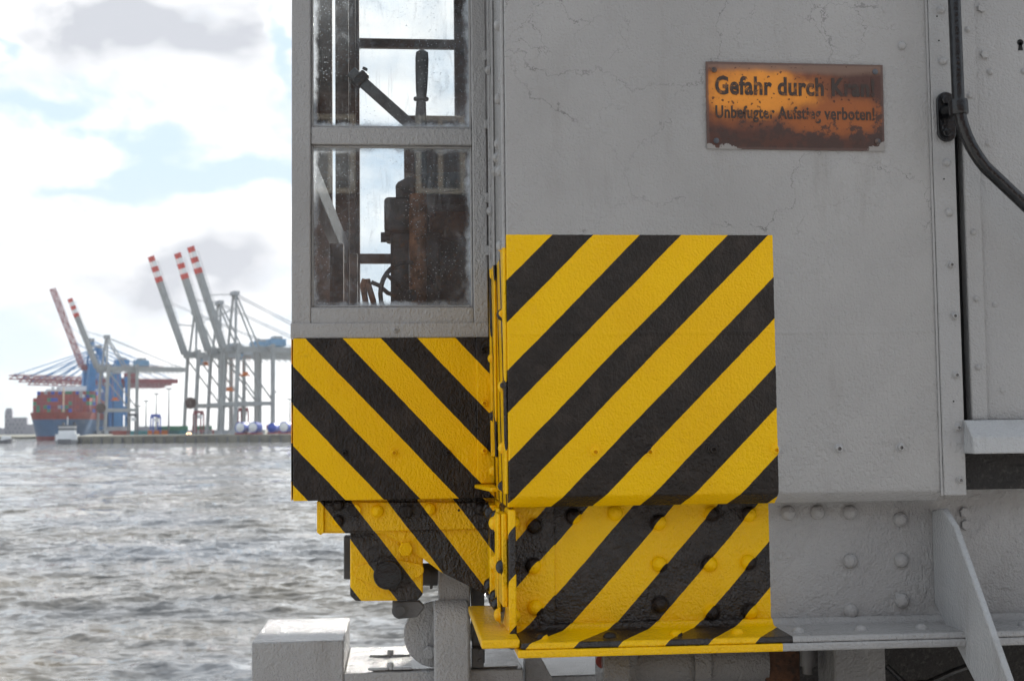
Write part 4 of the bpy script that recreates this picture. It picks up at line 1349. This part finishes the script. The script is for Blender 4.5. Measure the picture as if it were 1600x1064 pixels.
MB().bar((4, 18, 20), (4, 18, 38), 0.9).build('foremast', simple('mast_cream', (0.62, 0.52, 0.38), 0.6, 0, .3, .1), SH, local=True)
for x in (-15, -11, 11, 15):
    MB().lathe([(0, -1.3), (0.9, -0.9), (1.3, 0), (0.9, 0.9), (0, 1.3)], (x, 79, 39.8), (0, 0, 1), 12).build('radar_dome', C_WHITE, SH, local=True)


def boat(px, D, L_, wd, label, hullm, houses, rz=0, name='workboat'):
    o = empty(name, far(px, D, WATER_Z), label, 'boat', None, rz)
    m = MB(); n = 7; secs = []
    for y, f in ((0, .12), (L_ * .12, .6), (L_ * .3, .95), (L_ * .6, 1), (L_, .85)):
        secs.append([(-wd / 2 * f, y, 1.9 + .8 * (1 - f)), (-wd / 2 * f * .82, y, -.3), (wd / 2 * f * .82, y, -.3), (wd / 2 * f, y, 1.9 + .8 * (1 - f)), (-wd / 2 * f, y, 1.9 + .8 * (1 - f))])
    vs = [p for s_ in secs for p in s_]; k5 = 5
    fs = [(i * k5 + k, i * k5 + k + 1, (i + 1) * k5 + k + 1, (i + 1) * k5 + k) for i in range(4) for k in range(4)]
    fs += [(0, 1, 2, 3), tuple(4 * k5 + k for k in (3, 2, 1, 0))]
    m.add(vs, fs); m.build('boat_hull', hullm, o, local=True)
    for (nm, x0, x1, y0, y1, z0, z1, mt) in houses:
        MB().box(x0, x1, y0, y1, z0, z1).build(nm, mt, o, local=True)
    return o


boat(101, 690, 22, 13, 'white harbour tug with dark bow lying in front of the container ship', C_GREYC,
     [('deckhouse', -5.4, 5.4, 5, 17, 1.9, 5.2, C_WHITE), ('wheelhouse', -4.2, 4.2, 7, 13, 5.2, 9.4, C_WHITE), ('window_band', -4.3, 4.3, 6.95, 13.05, 7.2, 8.4, C_DK), ('wheelhouse_roof', -4.8, 4.8, 6.4, 13.6, 9.4, 9.9, C_DK),
      ('funnel', -3.4, -2.2, 14, 16, 5.2, 11.5, C_DK), ('funnel', 2.2, 3.4, 14, 16, 5.2, 11.5, C_DK), ('mast', -.25, .25, 10, 10.5, 9.9, 14.5, C_WHITE), ('bow_fender', -3.2, 3.2, -0.6, 0.4, 0.2, 2.6, C_DK)], R(6), 'harbour_tug')
boat(16, 760, 7, 7.5, 'dark small launch out on the water, right of the pale one', C_DK, [('cabin', -1.6, 1.6, 2, 5, 1.9, 3.6, C_WHITE)], R(50), 'motor_launch')
boat(1, 820, 9, 7, 'pale small launch at the left edge of the picture', C_WHITE, [('cabin', -2, 2, 2, 6, 1.9, 4.2, C_WHITE)], R(-40), 'motor_launch')

# --- far town behind the ship
m = MB()
TB = empty('grain_silo_block', far(24, 1700, WATER_Z + 2), 'grey stepped silo building far off behind the ship', 'building', None, R(10))
for (x0, x1, z1) in ((-13, -4, 31), (-4.05, 14, 22), (14.05, 24, 13)):
    w_ = MB().box(x0, x1, 0, 18, 0, z1).build('silo_wall', C_CITY, TB, local=True)
    for k in range(int((x1 - x0) / 2.6)):
        for j in range(int(z1 / 5)):
            MB().box(x0 + .8 + k * 2.6, x0 + 2.2 + k * 2.6, -0.15, 0.0 - .001, 2 + j * 5, 4.4 + j * 5).build('window', C_DK, w_, local=True) if (k + j) % 2 == 0 and z1 > 20 else None
MB().box(-12, -5, 3, 14, 31, 34).build('roof_hut', C_CITY, TB, local=True)
LW = MB(); r3 = random.Random(3)
for i in range(4):
    x = -60 + i * 20 + r3.uniform(-5, 5); h_ = r3.uniform(5, 13)
    o = MB().prism([(0, 0, 0), (16, 0, 0), (16, 0, h_ * .6), (11, 0, h_), (5, 0, h_), (0, 0, h_ * .7)], (0, 14, 0)).build('distant_house', C_CITY)
    o.location = far(-10 + i * 13, 1850 + r3.uniform(-60, 60), WATER_Z + 2)
    tag(o, ('leftmost low grey house on the hazy far bank', 'second low grey house from the left on the hazy far bank', 'third low grey house on the far bank, beside the silo', 'low grey house on the far bank touching the ship')[i], 'house', 'low houses along the far bank')

# --- things on the far quay
def container(px, D, lvl, mat, label, group, L_=12.2):
    m = MB().box(0, L_, 0, 2.45, 0, 2.6)
    for k in range(8): m.box(.5 + k * 1.45, 1.1 + k * 1.45, -0.06, -0.001, .2, 2.4)
    o = m.build('shipping_container', mat)
    p = far(px, D); o.location = (p.x, p.y, QZ + 2.62 * lvl + 0.01); o.rotation_euler.z = R(6)
    tag(o, label, 'container', group)
cn = [(204, 0, C_TEAL, 'teal'), (222, 0, C_GREYC, 'grey'), (214, 1, C_GREYC, 'grey'), (231, 0, C_ORANGE, 'orange'), (243, 0, C_TEAL, 'teal'), (251, 0, C_GREEN, 'green'), (247, 1, C_GREEN, 'green'), (262, 0, C_TEAL, 'teal'),
      (262, 1, C_GREEN, 'green'), (296, 0, C_REDC, 'red'), (300, 1, C_GREEN, 'green'), (312, 0, C_REDC, 'red'), (418, 0, C_REDC, 'red'), (416, 1, C_REDC, 'red'), (430, 1, C_REDC, 'red'), (447, 1, C_GREEN, 'green'), (440, 0, C_REDC, 'red'), (176, 0, C_REDC, 'red'), (166, 1, C_GREYC, 'grey'), (190, 0, C_REDC, 'red')]
seen_ = {}
ORD = ('leftmost', 'second', 'third', 'fourth', 'fifth', 'sixth', 'seventh', 'eighth')
for px, lv_, mt, cname in sorted(cn, key=lambda c: c[0]):
    seen_[cname] = seen_.get(cname, -1) + 1
    tier = 'ground-level' if lv_ == 0 else 'upper'
    container(px, 800 + (px % 7) * 3 - (px > 400) * 40, lv_, mt, '%s of the %s shipping containers on the far quay, %s tier' % (ORD[seen_[cname]], cname, tier), '%s containers on the far quay' % cname)


def straddle(px, D, label, mat, h_=11.0, rz=0.4):
    o = empty('straddle_carrier', far(px, D), label, 'straddle carrier', 'straddle carriers on the far quay', rz)
    for x in (-2.2, 2.2):
        for y in (-3.4, 3.4):
            MB().bar((x, y, 0.8), (x, y, h_), 0.7).build('leg', mat, o, local=True)
            MB().lathe([(0.8, -.3), (0.8, .3), (0, .32)], (x, y, .8), (1, 0, 0), 12).build('wheel', C_DK, o, local=True)
        MB().bar((x, -3.8, h_), (x, 3.8, h_), 0.8).build('top_beam', mat, o, local=True)
    MB().box(-2.6, 2.6, -2.0, 2.0, h_ + 0.4, h_ + 2.0).build('engine_deck', mat, o, local=True)
    MB().box(-1.2, 1.2, -3.9, -2.4, h_ - 2.6, h_ - 0.5).build('operator_cab', C_WHITE, o, local=True)
straddle(207, 790, 'dark straddle carrier on the far quay, leftmost of the four', C_DK)
straddle(243, 800, 'dark blue straddle carrier among the green and teal containers', C_RBLUE, 10.5)
straddle(310, 770, 'blue and red straddle carrier behind the leftmost red-tipped crane', C_DRED, 12.0)
straddle(380, 800, 'reddish straddle carrier seen between the legs of the rightmost crane', C_DRED, 14.0)


def mast(px, D, h_, label):
    o = empty('floodlight_mast', far(px, D), label, 'light mast', 'floodlight masts on the far quay')
    MB().tube([(0, 0, 0), (0, 0, h_)], [0.55, 0.28], 10).build('pole', C_DK, o, local=True)
    MB().box(-1.8, 1.8, -.5, .5, h_, h_ + 0.7).build('lamp_head', C_DK, o, local=True)
for px, D, t, lb in ((216, 900, 634, 'thin floodlight mast on the far quay, leftmost one'), (228, 880, 626, 'thin floodlight mast on the far quay, second from the left'), (244, 860, 615, 'tall pale floodlight mast on the far quay, third from the left'),
                     (263.5, 800, 607, 'thick dark floodlight mast left of the red-tipped cranes'), (428.5, 800, 613, 'dark floodlight mast right of the rightmost crane'), (453, 860, 625, 'thin floodlight mast next to the hazard-striped cab')):
    mast(px, D, (676 - t) * D / 2000, lb)


def drum(px, D, r, label, cap=C_WHITE, rz=-0.35):
    o = empty('cable_drum', far(px, D), label, 'drum', 'big blue drums on the far quay', rz)
    MB().lathe([(r, 0), (r * 1.04, .15), (r, .3), (r, 6), (0, 6)], (0, -3, r + .9), (0, 1, 0), 24).build('drum_body', C_RBLUE, o, local=True)
    MB().lathe([(r * .86, 0), (r * .6, .45), (0, .7)], (0, -3, r + .9), (0, -1, 0), 24).build('end_cap', cap, o, local=True)
    MB().box(-r, r, -3.4, 3.4, 0, 1.0).build('cradle', C_DRED, o, local=True)
drum(379, 705, 2.9, 'blue drum with white end on the far quay, leftmost of four')
drum(399, 703, 2.9, 'blue drum with white end on the far quay, second of four')
drum(428, 730, 2.6, 'all blue drum on the far quay, third of four', C_RBLUE)
drum(447, 702, 2.9, 'blue drum with white end on the far quay, nearest the striped cab')
vn = empty('service_van', far(295, 712), 'small van with glowing headlights on the far quay edge', 'van', None, 0.1)
MB().box(-1.0, 1.0, 0, 4.6, .35, 1.2).box(-.95, .95, .9, 4.5, 1.2, 2.1).build('van_body', C_GREYC, vn, local=True)
for x in (-.9, .9):
    for y in (.9, 3.7):
        MB().lathe([(.35, -.1), (.35, .1), (0, .11)], (x, y, .35), (1, 0, 0), 12).build('wheel', C_DK, vn, local=True)
hm = bpy.data.materials.new('headlight_glow'); hm.use_nodes = True
hb_ = hm.node_tree.nodes['Principled BSDF']; hb_.inputs['Emission Color'].default_value = (1, .55, .25, 1); hb_.inputs['Emission Strength'].default_value = 25
for x in (-.75, .75):
    MB().lathe([(.16, 0), (.16, .05), (0, .06)], (x, 0, .85), (0, -1, 0), 12).build('headlight', hm, vn, local=True)

# ================================================================== the air over the river
hz = MB().box(-2600, 2600, -120, 4000, WATER_Z - 16, 130).build('haze', bpy.data.materials.new('river_haze'))
hz['kind'] = 'stuff'
hz['label'] = 'thin pale haze over the river'
hmz = hz.data.materials[0]
hmz.use_nodes = True
nt = hmz.node_tree
nt.nodes.clear()
pv = nt.nodes.new('ShaderNodeVolumePrincipled')
pv.inputs['Color'].default_value = (0.92, 0.95, 1.0, 1)
pv.inputs['Density'].default_value = 0.000045
pv.inputs['Anisotropy'].default_value = 0.35
nt.links.new(pv.outputs[0], nt.nodes.new('ShaderNodeOutputMaterial').inputs['Volume'])
